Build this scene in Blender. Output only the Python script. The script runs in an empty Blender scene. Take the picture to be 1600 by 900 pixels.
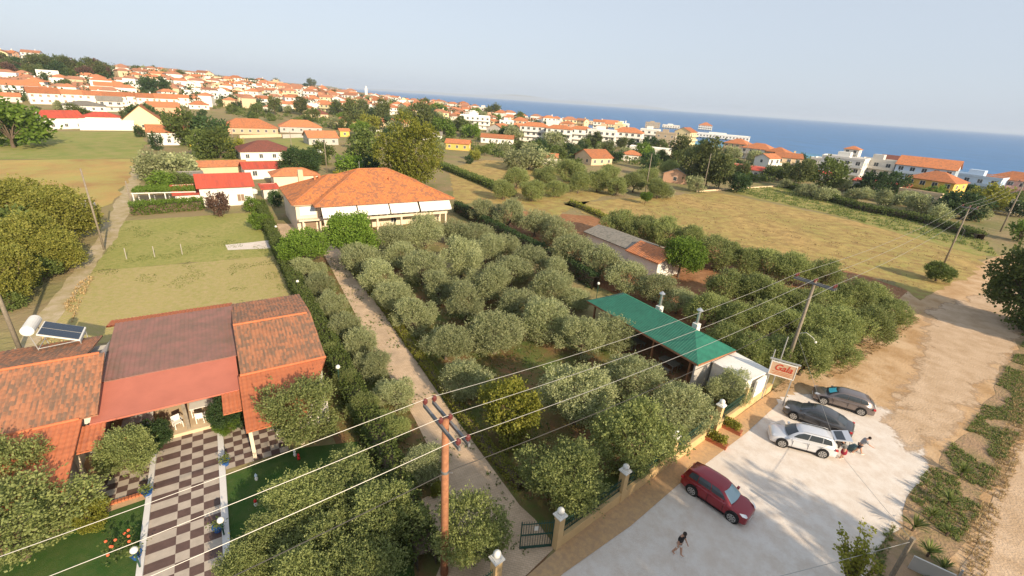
import bpy, bmesh, math, random
from mathutils import Vector, Matrix, noise
random.seed(7)
sc = bpy.context.scene
COL = sc.collection
rad = math.radians
sin, cos, pi = math.sin, math.cos, math.pi
# ------------------------------------------------------------------ camera
H = 22.0; FPX = 708.0
ROLL, PITCH = rad(3.9), rad(22.6)
CF = Vector((0, cos(PITCH), -sin(PITCH)))
_r = Vector((1, 0, 0)); _u = Vector((0, sin(PITCH), cos(PITCH)))
CR = _r*cos(ROLL) + _u*sin(ROLL); CU = -_r*sin(ROLL) + _u*cos(ROLL)
cam = bpy.data.cameras.new('camera'); co = bpy.data.objects.new('camera', cam); COL.objects.link(co)
cam.sensor_width = 36; cam.lens = 36*FPX/1600; cam.clip_end = 60000; cam.clip_start = .2
m = Matrix.Identity(4)
for i in range(3):
    m[i][0] = CR[i]; m[i][1] = CU[i]; m[i][2] = -CF[i]
m[0][3], m[1][3], m[2][3] = 0, 0, H
co.matrix_world = m
sc.camera = co
# ------------------------------------------------------------------ light
SUN_EL, SUN_AZ = rad(24), rad(141)
w = bpy.data.worlds.new('World'); sc.world = w; w.use_nodes = True
nt = w.node_tree; bg = nt.nodes['Background']
sky = nt.nodes.new('ShaderNodeTexSky'); sky.sky_type = 'NISHITA'; sky.sun_disc = False
sky.sun_elevation = SUN_EL; sky.sun_rotation = SUN_AZ
sky.air_density = 1.0; sky.dust_density = 1.5; sky.ozone_density = 1.0; sky.altitude = 100
hs = nt.nodes.new('ShaderNodeHueSaturation'); hs.inputs['Saturation'].default_value = .55
nt.links.new(sky.outputs[0], hs.inputs['Color']); wm_ = nt.nodes.new('ShaderNodeMix'); wm_.data_type = 'RGBA'; wm_.inputs[0].default_value = .75; wm_.inputs[7].default_value = (3.65, 4.15, 4.85, 1)
nt.links.new(hs.outputs[0], wm_.inputs[6]); nt.links.new(wm_.outputs[2], bg.inputs[0])
bg.inputs[1].default_value = .11
sl = bpy.data.lights.new('sun', 'SUN'); so = bpy.data.objects.new('sun', sl); COL.objects.link(so)
sl.energy = 4.5; sl.angle = rad(.6); sl.color = (1, .83, .60)
sd = Vector((sin(SUN_AZ)*cos(SUN_EL), cos(SUN_AZ)*cos(SUN_EL), sin(SUN_EL)))
so.rotation_euler = sd.to_track_quat('Z', 'Y').to_euler()
sc.view_settings.view_transform = 'Standard'; sc.view_settings.look = 'None'
sc.view_settings.gamma = 1; sc.view_settings.exposure = .64
sc.cycles.max_bounces = 6; sc.cycles.diffuse_bounces = 3; sc.cycles.volume_bounces = 0
sc.cycles.transparent_max_bounces = 6

# ------------------------------------------------------------------ terrain functions
def ray(px, py): return (px-800)*CR + (450-py)*CU + FPX*CF
def at(px, py, z=0.0):
    d = ray(px, py); t = (z-H)/d.z
    return Vector((d.x*t, d.y*t, z))
SEA = -4.0
coast = []
for p in [(505, 138.5), (560, 147), (600, 152), (700, 169), (800, 188), (900, 203), (1050, 222), (1230, 243), (1400, 266), (1600, 292)]:
    q = at(p[0], p[1], SEA); coast.append((math.atan2(q.x, q.y), math.hypot(q.x, q.y)))
coast.append((rad(100), 200)); coast.append((rad(180), 200))
coast.insert(0, (coast[0][0]-.02, 9000))
def rcoast(az):
    if az <= coast[0][0]: return 9000
    for a, b in zip(coast, coast[1:]):
        if az <= b[0]:
            t = (az-a[0])/(b[0]-a[0]); return math.exp(math.log(a[1])*(1-t)+math.log(b[1])*t)
    return coast[-1][1]
def ss(x, a, b):
    t = min(1, max(0, (x-a)/(b-a))); return t*t*(3-2*t)
def azd(px):
    d = ray(px, 150); a = math.atan2(d.x, d.y); return a
HILLS = []
for px, d, hh, sr, sa in [(10, 820, 29, 260, 150), (-160, 900, 31, 400, 300), (90, 950, 27, 260, 140), (250, 3200, 58, 700, 330), (330, 3600, 44, 700, 420), (160, 3000, 35, 700, 300), (420, 4500, 30, 900, 700)]:
    a = azd(px); HILLS.append((sin(a)*d, cos(a)*d, sin(a), cos(a), hh, sr, sa))
def th(x, y):
    r = math.hypot(x, y); az = math.atan2(x, y)
    rc = rcoast(az)
    if y < -60 or abs(az) > rad(80): rc = 99999
    dc = (rc-r)
    z = 10*ss(r, 300, 1700)*ss(dc, 60, 700)
    zh = 0
    for hx, hy, ux, uy, hh, sr, sa in HILLS:
        dx, dy = x-hx, y-hy
        a = (dx*ux+dy*uy)/sr; b = (dx*uy-dy*ux)/sa
        e = a*a+b*b
        if e < 12: zh = max(zh, hh*math.exp(-e*.5)*ss(r, 330, 600)*ss(dc, 0, 300))
    z = max(z, zh)
    if dc < 70: z = z*max(0, dc/70) + (SEA-.3)*(1-ss(dc, 0, 70)) - (ss(-dc, 0, 60)*4)
    return z
def gt(px, py):
    d = ray(px, py).normalized(); t = 15.0; p = None
    while t < 9000:
        x, y, z = d.x*t, d.y*t, H+d.z*t
        if z <= th(x, y): return Vector((x, y, th(x, y)))
        t *= 1.006
    return None
A0 = rad(33.5)
UX = Vector((cos(A0), sin(A0), 0)); VX = Vector((-sin(A0), cos(A0), 0))
def uv(u, v, z=0): return UX*u + VX*v + Vector((0, 0, z))

# ------------------------------------------------------------------ materials
def mat(name, col, rough=.8, metal=0, var=.0, scale=3.0, col2=None, bump=0, bscale=20, spec=.3, coat=0, objvar=0, detail=6, coords='Object'):
    M = bpy.data.materials.new(name); M.use_nodes = True; n = M.node_tree.nodes; L = M.node_tree.links
    b = n['Principled BSDF']; b.inputs['Roughness'].default_value = rough; b.inputs['Metallic'].default_value = metal
    b.inputs['Specular IOR Level'].default_value = spec
    if coat: b.inputs['Coat Weight'].default_value = coat; b.inputs['Coat Roughness'].default_value = .06
    b.inputs['Base Color'].default_value = (*col, 1)
    out = None
    if var or col2:
        tc = n.new('ShaderNodeTexCoord'); nz = n.new('ShaderNodeTexNoise'); nz.inputs['Scale'].default_value = scale
        nz.inputs['Detail'].default_value = detail; nz.inputs['Roughness'].default_value = .65
        L.new(tc.outputs[coords], nz.inputs['Vector'])
        mr = n.new('ShaderNodeMapRange'); mr.inputs[1].default_value = .33; mr.inputs[2].default_value = .67
        L.new(nz.outputs[0], mr.inputs[0])
        mx = n.new('ShaderNodeMix'); mx.data_type = 'RGBA'
        c2 = col2 if col2 else tuple(c*(1-var) for c in col)
        mx.inputs[6].default_value = (*col, 1); mx.inputs[7].default_value = (*c2, 1)
        L.new(mr.outputs[0], mx.inputs[0]); out = mx.outputs[2]
    if objvar:
        oi = n.new('ShaderNodeObjectInfo'); mr2 = n.new('ShaderNodeMapRange'); mr2.inputs[3].default_value = 1-objvar; mr2.inputs[4].default_value = 1+objvar
        L.new(oi.outputs['Random'], mr2.inputs[0])
        h = n.new('ShaderNodeHueSaturation'); L.new(mr2.outputs[0], h.inputs['Value'])
        if out: L.new(out, h.inputs['Color'])
        else: h.inputs['Color'].default_value = (*col, 1)
        out = h.outputs[0]
    if out: L.new(out, b.inputs['Base Color'])
    if bump:
        tc = n.new('ShaderNodeTexCoord'); nz = n.new('ShaderNodeTexNoise'); nz.inputs['Scale'].default_value = bscale; nz.inputs['Detail'].default_value = 5
        L.new(tc.outputs[coords], nz.inputs['Vector']); bp = n.new('ShaderNodeBump'); bp.inputs['Strength'].default_value = 1
        bp.inputs['Distance'].default_value = bump
        L.new(nz.outputs[0], bp.inputs['Height']); L.new(bp.outputs[0], b.inputs['Normal'])
    return M
def ground_mat(name, cols, scales, bump=.05, bscale=6, rough=.95):
    """three real colours mixed by two noises, in world metres"""
    M = bpy.data.materials.new(name); M.use_nodes = True; n = M.node_tree.nodes; L = M.node_tree.links
    b = n['Principled BSDF']; b.inputs['Roughness'].default_value = rough; b.inputs['Specular IOR Level'].default_value = .12
    tc = n.new('ShaderNodeTexCoord'); cur = None
    for i, s in enumerate(scales):
        mp = n.new('ShaderNodeMapping'); mp.inputs['Rotation'].default_value = (0, 0, A0); mp.inputs['Scale'].default_value = (1, 1.0 if i else .6, 1); mp.inputs['Location'].default_value = (i*31, 7*i, 0)
        L.new(tc.outputs['Object'], mp.inputs[0])
        nz = n.new('ShaderNodeTexNoise'); nz.inputs['Scale'].default_value = s; nz.inputs['Detail'].default_value = 9; nz.inputs['Roughness'].default_value = .68
        L.new(mp.outputs[0], nz.inputs['Vector'])
        mr = n.new('ShaderNodeMapRange'); mr.inputs[1].default_value = .40; mr.inputs[2].default_value = .62; L.new(nz.outputs[0], mr.inputs[0])
        mx = n.new('ShaderNodeMix'); mx.data_type = 'RGBA'; L.new(mr.outputs[0], mx.inputs[0])
        if cur is None: mx.inputs[6].default_value = (*cols[0], 1)
        else: L.new(cur, mx.inputs[6])
        mx.inputs[7].default_value = (*cols[i+1], 1); cur = mx.outputs[2]
    L.new(cur, b.inputs['Base Color'])
    nz = n.new('ShaderNodeTexNoise'); nz.inputs['Scale'].default_value = bscale; nz.inputs['Detail'].default_value = 6
    L.new(tc.outputs['Object'], nz.inputs['Vector']); bp = n.new('ShaderNodeBump'); bp.inputs['Distance'].default_value = bump; bp.inputs['Strength'].default_value = 1
    L.new(nz.outputs[0], bp.inputs['Height']); L.new(bp.outputs[0], b.inputs['Normal'])
    return M
def leaf_mat(name, c1, c2, objvar=.20, trans=.40):
    M = bpy.data.materials.new(name); M.use_nodes = True; n = M.node_tree.nodes; L = M.node_tree.links
    b = n['Principled BSDF']; b.inputs['Roughness'].default_value = .55; b.inputs['Specular IOR Level'].default_value = .25
    a = n.new('ShaderNodeAttribute'); a.attribute_name = 'leafrand'
    mx = n.new('ShaderNodeMix'); mx.data_type = 'RGBA'; mx.inputs[6].default_value = (*c1, 1); mx.inputs[7].default_value = (*c2, 1)
    L.new(a.outputs['Fac'], mx.inputs[0])
    oi = n.new('ShaderNodeObjectInfo'); mr = n.new('ShaderNodeMapRange'); mr.inputs[3].default_value = 1-objvar; mr.inputs[4].default_value = 1+objvar
    L.new(oi.outputs['Random'], mr.inputs[0]); h = n.new('ShaderNodeHueSaturation'); L.new(mr.outputs[0], h.inputs['Value']); L.new(mx.outputs[2], h.inputs['Color'])
    L.new(h.outputs[0], b.inputs['Base Color'])
    t = n.new('ShaderNodeBsdfTranslucent'); L.new(h.outputs[0], t.inputs[0]); ms = n.new('ShaderNodeMixShader'); ms.inputs[0].default_value = trans
    L.new(b.outputs[0], ms.inputs[1]); L.new(t.outputs[0], ms.inputs[2]); L.new(ms.outputs[0], n['Material Output'].inputs[0])
    return M
def tile_mat(name, c1, c2, c3, rib=.25, row=.35, moss=.5, amp=.04, objvar=.08):
    """clay tiles in the roof's own UV metres: ribs down the slope, rows across, lichen patches"""
    M = bpy.data.materials.new(name); M.use_nodes = True; n = M.node_tree.nodes; L = M.node_tree.links
    b = n['Principled BSDF']; b.inputs['Roughness'].default_value = .8; b.inputs['Specular IOR Level'].default_value = .2
    uvn = n.new('ShaderNodeUVMap'); sp = n.new('ShaderNodeSeparateXYZ'); L.new(uvn.outputs[0], sp.inputs[0])
    def mth(op, a, bb=None):
        x = n.new('ShaderNodeMath'); x.operation = op
        for k, s in enumerate((a, bb)):
            if s is None: continue
            if isinstance(s, (int, float)): x.inputs[k].default_value = s
            else: L.new(s, x.inputs[k])
        return x.outputs[0]
    iu = mth('DIVIDE', sp.outputs[0], rib); iv = mth('DIVIDE', sp.outputs[1], row)
    cb = n.new('ShaderNodeCombineXYZ'); L.new(mth('FLOOR', iu), cb.inputs[0]); L.new(mth('FLOOR', iv), cb.inputs[1])
    wn = n.new('ShaderNodeTexWhiteNoise'); wn.noise_dimensions = '2D'; L.new(cb.outputs[0], wn.inputs['Vector'])
    mx = n.new('ShaderNodeMix'); mx.data_type = 'RGBA'; mx.inputs[6].default_value = (*c1, 1); mx.inputs[7].default_value = (*c2, 1); L.new(wn.outputs[0], mx.inputs[0])
    tc = n.new('ShaderNodeTexCoord'); nz = n.new('ShaderNodeTexNoise'); nz.inputs['Scale'].default_value = .55; nz.inputs['Detail'].default_value = 7; nz.inputs['Roughness'].default_value = .7
    L.new(tc.outputs['Object'], nz.inputs['Vector'])
    comb = mth('ADD', nz.outputs[0], mth('MULTIPLY', wn.outputs[0], .30))
    mr = n.new('ShaderNodeMapRange'); mr.inputs[1].default_value = .86-moss*.4; mr.inputs[2].default_value = 1.05-moss*.4; L.new(comb, mr.inputs[0])
    m2 = n.new('ShaderNodeMix'); m2.data_type = 'RGBA'; L.new(mth('MULTIPLY', mr.outputs[0], .75), m2.inputs[0]); L.new(mx.outputs[2], m2.inputs[6]); m2.inputs[7].default_value = (*c3, 1)
    oi = n.new('ShaderNodeObjectInfo'); mr2 = n.new('ShaderNodeMapRange'); mr2.inputs[3].default_value = 1-objvar; mr2.inputs[4].default_value = 1+objvar
    L.new(oi.outputs['Random'], mr2.inputs[0]); h = n.new('ShaderNodeHueSaturation'); L.new(mr2.outputs[0], h.inputs['Value']); L.new(m2.outputs[2], h.inputs['Color'])
    L.new(h.outputs[0], b.inputs['Base Color'])
    if amp:
        s = mth('ABSOLUTE', mth('SINE', mth('MULTIPLY', iu, pi)))
        fr = mth('FRACT', iv)
        hgt = mth('SUBTRACT', s, mth('MULTIPLY', fr, .5))
        bp = n.new('ShaderNodeBump'); bp.inputs['Distance'].default_value = amp; bp.inputs['Strength'].default_value = 1; L.new(hgt, bp.inputs['Height']); L.new(bp.outputs[0], b.inputs['Normal'])
    return M
MT = {}
MT['tile_old'] = tile_mat('tile_old', (.44, .195, .105), (.38, .165, .09), (.17, .13, .095), rib=.125, row=.36, moss=.72, amp=0)
MT['tile_new'] = tile_mat('tile_new', (.50, .165, .075), (.46, .15, .07), (.38, .14, .08), rib=.125, moss=.25, amp=0)
MT['tile_main'] = tile_mat('tile_main', (.60, .215, .075), (.53, .18, .065), (.28, .135, .08), rib=.3, row=.4, moss=.62, amp=.05, objvar=.02)
MT['tile'] = tile_mat('tile', (.53, .20, .085), (.44, .16, .07), (.30, .15, .09), rib=.35, row=.5, moss=.45, objvar=.22)
MT['tile_faded'] = tile_mat('tile_faded', (.44, .19, .10), (.36, .15, .085), (.24, .15, .10), rib=.35, row=.5, moss=.5, objvar=.2)
MT['tile_brown'] = tile_mat('tile_brown', (.24, .085, .06), (.2, .075, .055), (.15, .07, .05), objvar=.05)
MT['tile_red'] = tile_mat('tile_red', (.50, .09, .055), (.44, .08, .05), (.34, .08, .055), rib=.5, row=2., objvar=.1)
MT['tile_grey'] = tile_mat('tile_grey', (.27, .24, .2), (.22, .2, .17), (.16, .15, .12), objvar=.1)
MT['rust_sheet'] = mat('rust_sheet', (.30, .145, .12), .75, var=.3, scale=1.2, col2=(.20, .125, .095), bump=.01)
MT['awning_red'] = mat('awning_red', (.50, .165, .11), .85, var=.12, scale=.8)
MT['green_sheet'] = mat('green_sheet', (.028, .185, .12), .5, var=.35, scale=1.6, spec=.4)
MT['white'] = mat('white', (.80, .77, .71), .8, var=.1, scale=1.5, objvar=.06)
MT['wall'] = mat('wall', (.74, .69, .61), .85, var=.12, scale=.6, objvar=.12)
MT['cream'] = mat('cream', (.68, .52, .34), .85, var=.12, scale=.8)
MT['mainwall'] = mat('mainwall', (.74, .62, .47), .85, var=.08, scale=.8)
MT['peach'] = mat('peach', (.68, .40, .26), .85, var=.1)
MT['yellow'] = mat('yellow', (.72, .48, .12), .85, var=.1)
MT['paleyellow'] = mat('paleyellow', (.76, .64, .38), .85, var=.1)
MT['pink'] = mat('pink', (.66, .38, .32), .85, var=.1)
MT['blue'] = mat('bluepaint', (.18, .34, .56), .8, var=.1)
MT['greywall'] = mat('greywall', (.50, .47, .43), .9, var=.15, scale=.7)
MT['taupe'] = mat('taupe', (.42, .34, .25), .9, var=.15)
MT['paleblue'] = mat('paleblue', (.55, .64, .74), .8, var=.08)
MT['fencewall'] = mat('fencewall', (.66, .45, .22), .85, var=.15, scale=1.0, bump=.004)
MT['glass'] = mat('glass', (.05, .06, .07), .15, spec=.6)
MT['shutter'] = mat('shutter', (.25, .17, .11), .6)
MT['darkhole'] = mat('darkhole', (.05, .04, .035), .9)
MT['wood'] = mat('wood', (.32, .15, .07), .85, var=.4, scale=6, bump=.01, bscale=14)
MT['oldwood'] = mat('oldwood', (.30, .25, .19), .9, var=.35, scale=6, bump=.01)
MT['redwood'] = mat('redwood', (.42, .185, .095), .8, var=.35, scale=5, bump=.01, bscale=12)
MT['bark'] = mat('bark', (.16, .115, .08), .95, var=.4, scale=8, bump=.03)
MT['metal'] = mat('metal', (.55, .55, .55), .35, metal=.8)
MT['steel'] = mat('steel', (.42, .42, .41), .5, metal=.3)
MT['galv'] = mat('galv', (.20, .20, .20), .6, metal=.2)
MT['darkgreen'] = mat('darkgreen', (.025, .07, .05), .5)
MT['black'] = mat('black', (.012, .012, .014), .6)
MT['rubber'] = mat('rubber', (.018, .018, .018), .8)
MT['insul'] = mat('insul', (.14, .035, .03), .25, spec=.6)
MT['wire'] = mat('wire', (.42, .40, .37), .5, metal=.4)
MT['blackwire'] = mat('blackwire', (.06, .055, .05), .7)
MT['planter'] = mat('planter', (.42, .15, .08), .85, var=.15)
MT['bluepot'] = mat('bluepot', (.03, .10, .30), .5)
MT['panel'] = mat('panel', (.02, .03, .05), .12, spec=.7)
MT['redplastic'] = mat('redplastic', (.6, .02, .02), .5)
MT['pinkflower'] = mat('pinkflower', (.7, .05, .25), .7)
MT['orangecloth'] = mat('orangecloth', (.75, .14, .06), .8)
MT['concrete'] = mat('concrete', (.44, .40, .34), .9, var=.2, scale=1.2, bump=.005)
MT['signcream'] = mat('signcream', (.60, .40, .26), .6)
MT['signred'] = mat('signred', (.50, .06, .03), .6)
MT['terracotta'] = mat('terracotta', (.55, .18, .08), .8, var=.2)
MT['tiledark'] = mat('tiledark', (.14, .085, .07), .6, var=.3, scale=2)
MT['tilelight'] = mat('tilelight', (.50, .42, .34), .6, var=.2, scale=2)
MT['marble'] = mat('marble', (.70, .66, .62), .5, var=.08)
MT['skin'] = mat('skin', (.50, .28, .19), .6); MT['hair'] = mat('hair', (.03, .02, .015), .7)
# ground
GM = {}
GM['land'] = ground_mat('land', [(.30, .25, .11), (.15, .16, .055), (.30, .22, .12)], [.02, .11], bump=.2, bscale=1.2)
GM['dryfield'] = ground_mat('dryfield', [(.50, .34, .13), (.33, .30, .09), (.30, .20, .08)], [.05, .45], bump=.10, bscale=3)
GM['greenfield'] = ground_mat('greenfield', [(.27, .27, .07), (.20, .23, .06), (.36, .28, .11)], [.06, .5], bump=.10, bscale=3)
GM['olivefield'] = ground_mat('olivefield', [(.25, .27, .07), (.21, .24, .065), (.32, .28, .10)], [.03, .2], bump=.06, bscale=2)
GM['brownfield'] = ground_mat('brownfield', [(.50, .34, .12), (.33, .19, .08), (.40, .34, .11)], [.035, .12], bump=.12, bscale=2)
GM['plot'] = ground_mat('plot', [(.31, .30, .085), (.40, .33, .13), (.25, .26, .07)], [.10, 1.6], bump=.09, bscale=5)
GM['plot_low'] = ground_mat('plot_low', [(.39, .33, .12), (.33, .30, .10), (.44, .34, .16)], [.12, 1.7], bump=.09, bscale=5)
GM['grovefloor'] = ground_mat('grovefloor', [(.085, .12, .03), (.13, .15, .04), (.22, .12, .06)], [.22, .30], bump=.05, bscale=9)
GM['lawn'] = ground_mat('lawn', [(.035, .085, .018), (.05, .10, .02), (.075, .11, .03)], [.3, 1.0], bump=.03, bscale=25)
GM['dirt'] = ground_mat('dirt', [(.55, .36, .20), (.60, .43, .27), (.42, .26, .13)], [.10, .35], bump=.04, bscale=6)
GM['redsoil'] = ground_mat('redsoil', [(.34, .15, .075), (.42, .22, .11), (.26, .13, .06)], [.3, 1.2], bump=.06, bscale=6)
GM['gravel'] = ground_mat('gravel', [(.72, .64, .56), (.77, .70, .63), (.66, .56, .47)], [.18, 1.1], bump=.03, bscale=24)
GM['road'] = ground_mat('road', [(.60, .44, .30), (.54, .39, .26), (.46, .32, .20)], [.15, .6], bump=.05, bscale=8)
GM['track'] = ground_mat('track', [(.50, .40, .27), (.44, .34, .21), (.36, .29, .14)], [.25, .7], bump=.05, bscale=5)
GM['weedbank'] = ground_mat('weedbank', [(.33, .22, .14), (.20, .18, .07), (.38, .25, .15)], [.35, 1.2], bump=.08, bscale=6)
def paver_mat():
    M = bpy.data.materials.new('pavers'); M.use_nodes = True; n = M.node_tree.nodes; L = M.node_tree.links
    b = n['Principled BSDF']; b.inputs['Roughness'].default_value = .85
    tc = n.new('ShaderNodeTexCoord'); mp = n.new('ShaderNodeMapping'); mp.inputs['Rotation'].default_value = (0, 0, -A0+rad(45)); L.new(tc.outputs['Object'], mp.inputs[0])
    br = n.new('ShaderNodeTexBrick'); br.inputs['Scale'].default_value = 1; br.inputs['Brick Width'].default_value = .24; br.inputs['Row Height'].default_value = .12; br.inputs['Mortar Size'].default_value = .008
    br.inputs['Color1'].default_value = (.62, .45, .30, 1); br.inputs['Color2'].default_value = (.55, .39, .25, 1); br.inputs['Mortar'].default_value = (.38, .27, .18, 1)
    L.new(mp.outputs[0], br.inputs['Vector'])
    nz = n.new('ShaderNodeTexNoise'); nz.inputs['Scale'].default_value = .7; nz.inputs['Detail'].default_value = 6; L.new(tc.outputs['Object'], nz.inputs['Vector'])
    mr = n.new('ShaderNodeMapRange'); mr.inputs[1].default_value = .3; mr.inputs[2].default_value = .7; mr.inputs[3].default_value = .82; mr.inputs[4].default_value = 1.15; L.new(nz.outputs[0], mr.inputs[0])
    h = n.new('ShaderNodeHueSaturation'); L.new(mr.outputs[0], h.inputs['Value']); L.new(br.outputs[0], h.inputs['Color']); L.new(h.outputs[0], b.inputs['Base Color'])
    return M
GM['pavers'] = paver_mat()
GM['walkpavers'] = ground_mat('walkpavers', [(.58, .38, .20), (.52, .33, .17), (.44, .29, .17)], [.8, 4], bump=.01, bscale=12)

LM = {
 'golden': leaf_mat('leaf_golden', (.16, .185, .035), (.33, .31, .07)),
 'olive': leaf_mat('leaf_olive', (.20, .235, .095), (.48, .49, .26)),
 'olive_green': leaf_mat('leaf_olive_green', (.16, .205, .06), (.39, .42, .155)),
 'lime': leaf_mat('leaf_lime', (.11, .19, .025), (.22, .32, .05)),
 'yellowgreen': leaf_mat('leaf_yellowgreen', (.17, .20, .03), (.36, .34, .06)),
 'dark': leaf_mat('leaf_dark', (.035, .075, .025), (.09, .14, .05)),
 'mid': leaf_mat('leaf_mid', (.08, .12, .03), (.18, .22, .06)),
 'pine': leaf_mat('leaf_pine', (.085, .12, .04), (.20, .215, .075)),
 'autumn': leaf_mat('leaf_autumn', (.15, .19, .03), (.36, .35, .06)),
 'dry': leaf_mat('leaf_dry', (.33, .23, .11), (.46, .34, .17), trans=.1),
 'weed': leaf_mat('leaf_weed', (.10, .16, .035), (.26, .28, .09)),
 'purple': leaf_mat('leaf_purple', (.10, .06, .05), (.20, .12, .08)),
}
# ------------------------------------------------------------------ object helpers
def tag(o, label=None, cat=None, group=None, kind=None):
    if label: o['label'] = label
    if cat: o['category'] = cat
    if group: o['group'] = group
    if kind: o['kind'] = kind
    return o
def empty(name, loc=(0, 0, 0), rz=0):
    o = bpy.data.objects.new(name, None); COL.objects.link(o); o.location = loc; o.rotation_euler = (0, 0, rz); o.empty_display_size = .2
    return o
class MB:
    def __init__(s): s.v = []; s.f = []; s.uv = {}; s.mi = {}
    def face(s, pts, uvs=None, mi=0):
        i = len(s.v); s.v += [tuple(p) for p in pts]; s.f.append(tuple(range(i, i+len(pts))))
        if uvs: s.uv[len(s.f)-1] = uvs
        if mi: s.mi[len(s.f)-1] = mi
    def box(s, x0, x1, y0, y1, z0, z1, rot=0, piv=(0, 0)):
        P = []
        for z in (z0, z1):
            for x, y in ((x0, y0), (x1, y0), (x1, y1), (x0, y1)):
                dx, dy = x-piv[0], y-piv[1]; P.append((piv[0]+dx*cos(rot)-dy*sin(rot), piv[1]+dx*sin(rot)+dy*cos(rot), z))
        i = len(s.v); s.v += P
        for f in ((3, 2, 1, 0), (4, 5, 6, 7), (0, 1, 5, 4), (1, 2, 6, 5), (2, 3, 7, 6), (3, 0, 4, 7)): s.f.append(tuple(i+k for k in f))
        return s
    def tube(s, pts, r, n=8, r2=None, cap=True):
        pts = [Vector(p) for p in pts]; i0 = len(s.v); N = len(pts)
        for k, p in enumerate(pts):
            d = (pts[min(k+1, N-1)]-pts[max(k-1, 0)]).normalized()
            a = d.cross(Vector((0, 0, 1)) if abs(d.z) < .9 else Vector((1, 0, 0))).normalized(); b = d.cross(a)
            rr = r[k] if isinstance(r, (list, tuple)) else (r if r2 is None else r+(r2-r)*k/(N-1))
            for j in range(n):
                t = 2*pi*j/n; s.v.append(tuple(p+a*cos(t)*rr+b*sin(t)*rr))
        for k in range(N-1):
            for j in range(n):
                s.f.append((i0+k*n+j, i0+k*n+(j+1) % n, i0+(k+1)*n+(j+1) % n, i0+(k+1)*n+j))
        if cap: s.f.append(tuple(i0+j for j in range(n))[::-1]); s.f.append(tuple(i0+(N-1)*n+j for j in range(n)))
        return s
    def lathe(s, prof, c=(0, 0, 0), n=14):
        return s.tube([(c[0], c[1], c[2]+z) for r, z in prof], [max(r, .001) for r, z in prof], n)
    def ball(s, c, r, n=10, sz=1.0):
        return s.lathe([(r*sin(pi*k/8), -r*sz*cos(pi*k/8)) for k in range(9)], c, n)
    def build(s, name, m, parent=None, loc=None, rz=0, smooth=False):
        me = bpy.data.meshes.new(name); me.from_pydata(s.v, [], s.f)
        for x in (m if isinstance(m, list) else [m]): me.materials.append(x)
        if s.uv:
            ul = me.uv_layers.new(name='UVMap')
            for fi, us in s.uv.items():
                for li, u in zip(me.polygons[fi].loop_indices, us): ul.data[li].uv = u
        for fi, k in s.mi.items(): me.polygons[fi].material_index = k
        if smooth: me.polygons.foreach_set('use_smooth', [True]*len(me.polygons))
        o = bpy.data.objects.new(name, me); COL.objects.link(o)
        if parent: o.parent = parent
        if loc is not None: o.location = loc
        o.rotation_euler = (0, 0, rz)
        return o
def obj(name, me, parent=None, loc=None, rz=0):
    o = bpy.data.objects.new(name, me); COL.objects.link(o)
    if parent: o.parent = parent
    if loc is not None: o.location = loc
    o.rotation_euler = (0, 0, rz); return o
def sheet(name, pts, m, z, jit=.0, step=1.5, px=True, drape=False):
    """ground surface from its outline, edge made uneven"""
    P = [at(*p) if px else Vector((p[0], p[1], 0)) for p in pts]; out = []
    for a, b in zip(P, P[1:]+P[:1]):
        n = max(1, int((b-a).length/step)); nn = Vector((-(b-a).y, (b-a).x, 0)).normalized()
        for k in range(n):
            q = a.lerp(b, k/n)
            if jit: q = q + nn*jit*(noise.noise(q*.35)*1.6+noise.noise(q*1.3)*.7)
            out.append(q)
    bm = bmesh.new(); vs = [bm.verts.new((q.x, q.y, z)) for q in out]; f = bm.faces.new(vs)
    bmesh.ops.triangulate(bm, faces=[f])
    if bm.faces and sum(f.normal.z for f in bm.faces) < 0: bmesh.ops.reverse_faces(bm, faces=bm.faces)
    me = bpy.data.meshes.new(name); bm.to_mesh(me); bm.free(); me.materials.append(m)
    o = obj(name, me); o['kind'] = 'structure'; return o

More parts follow.
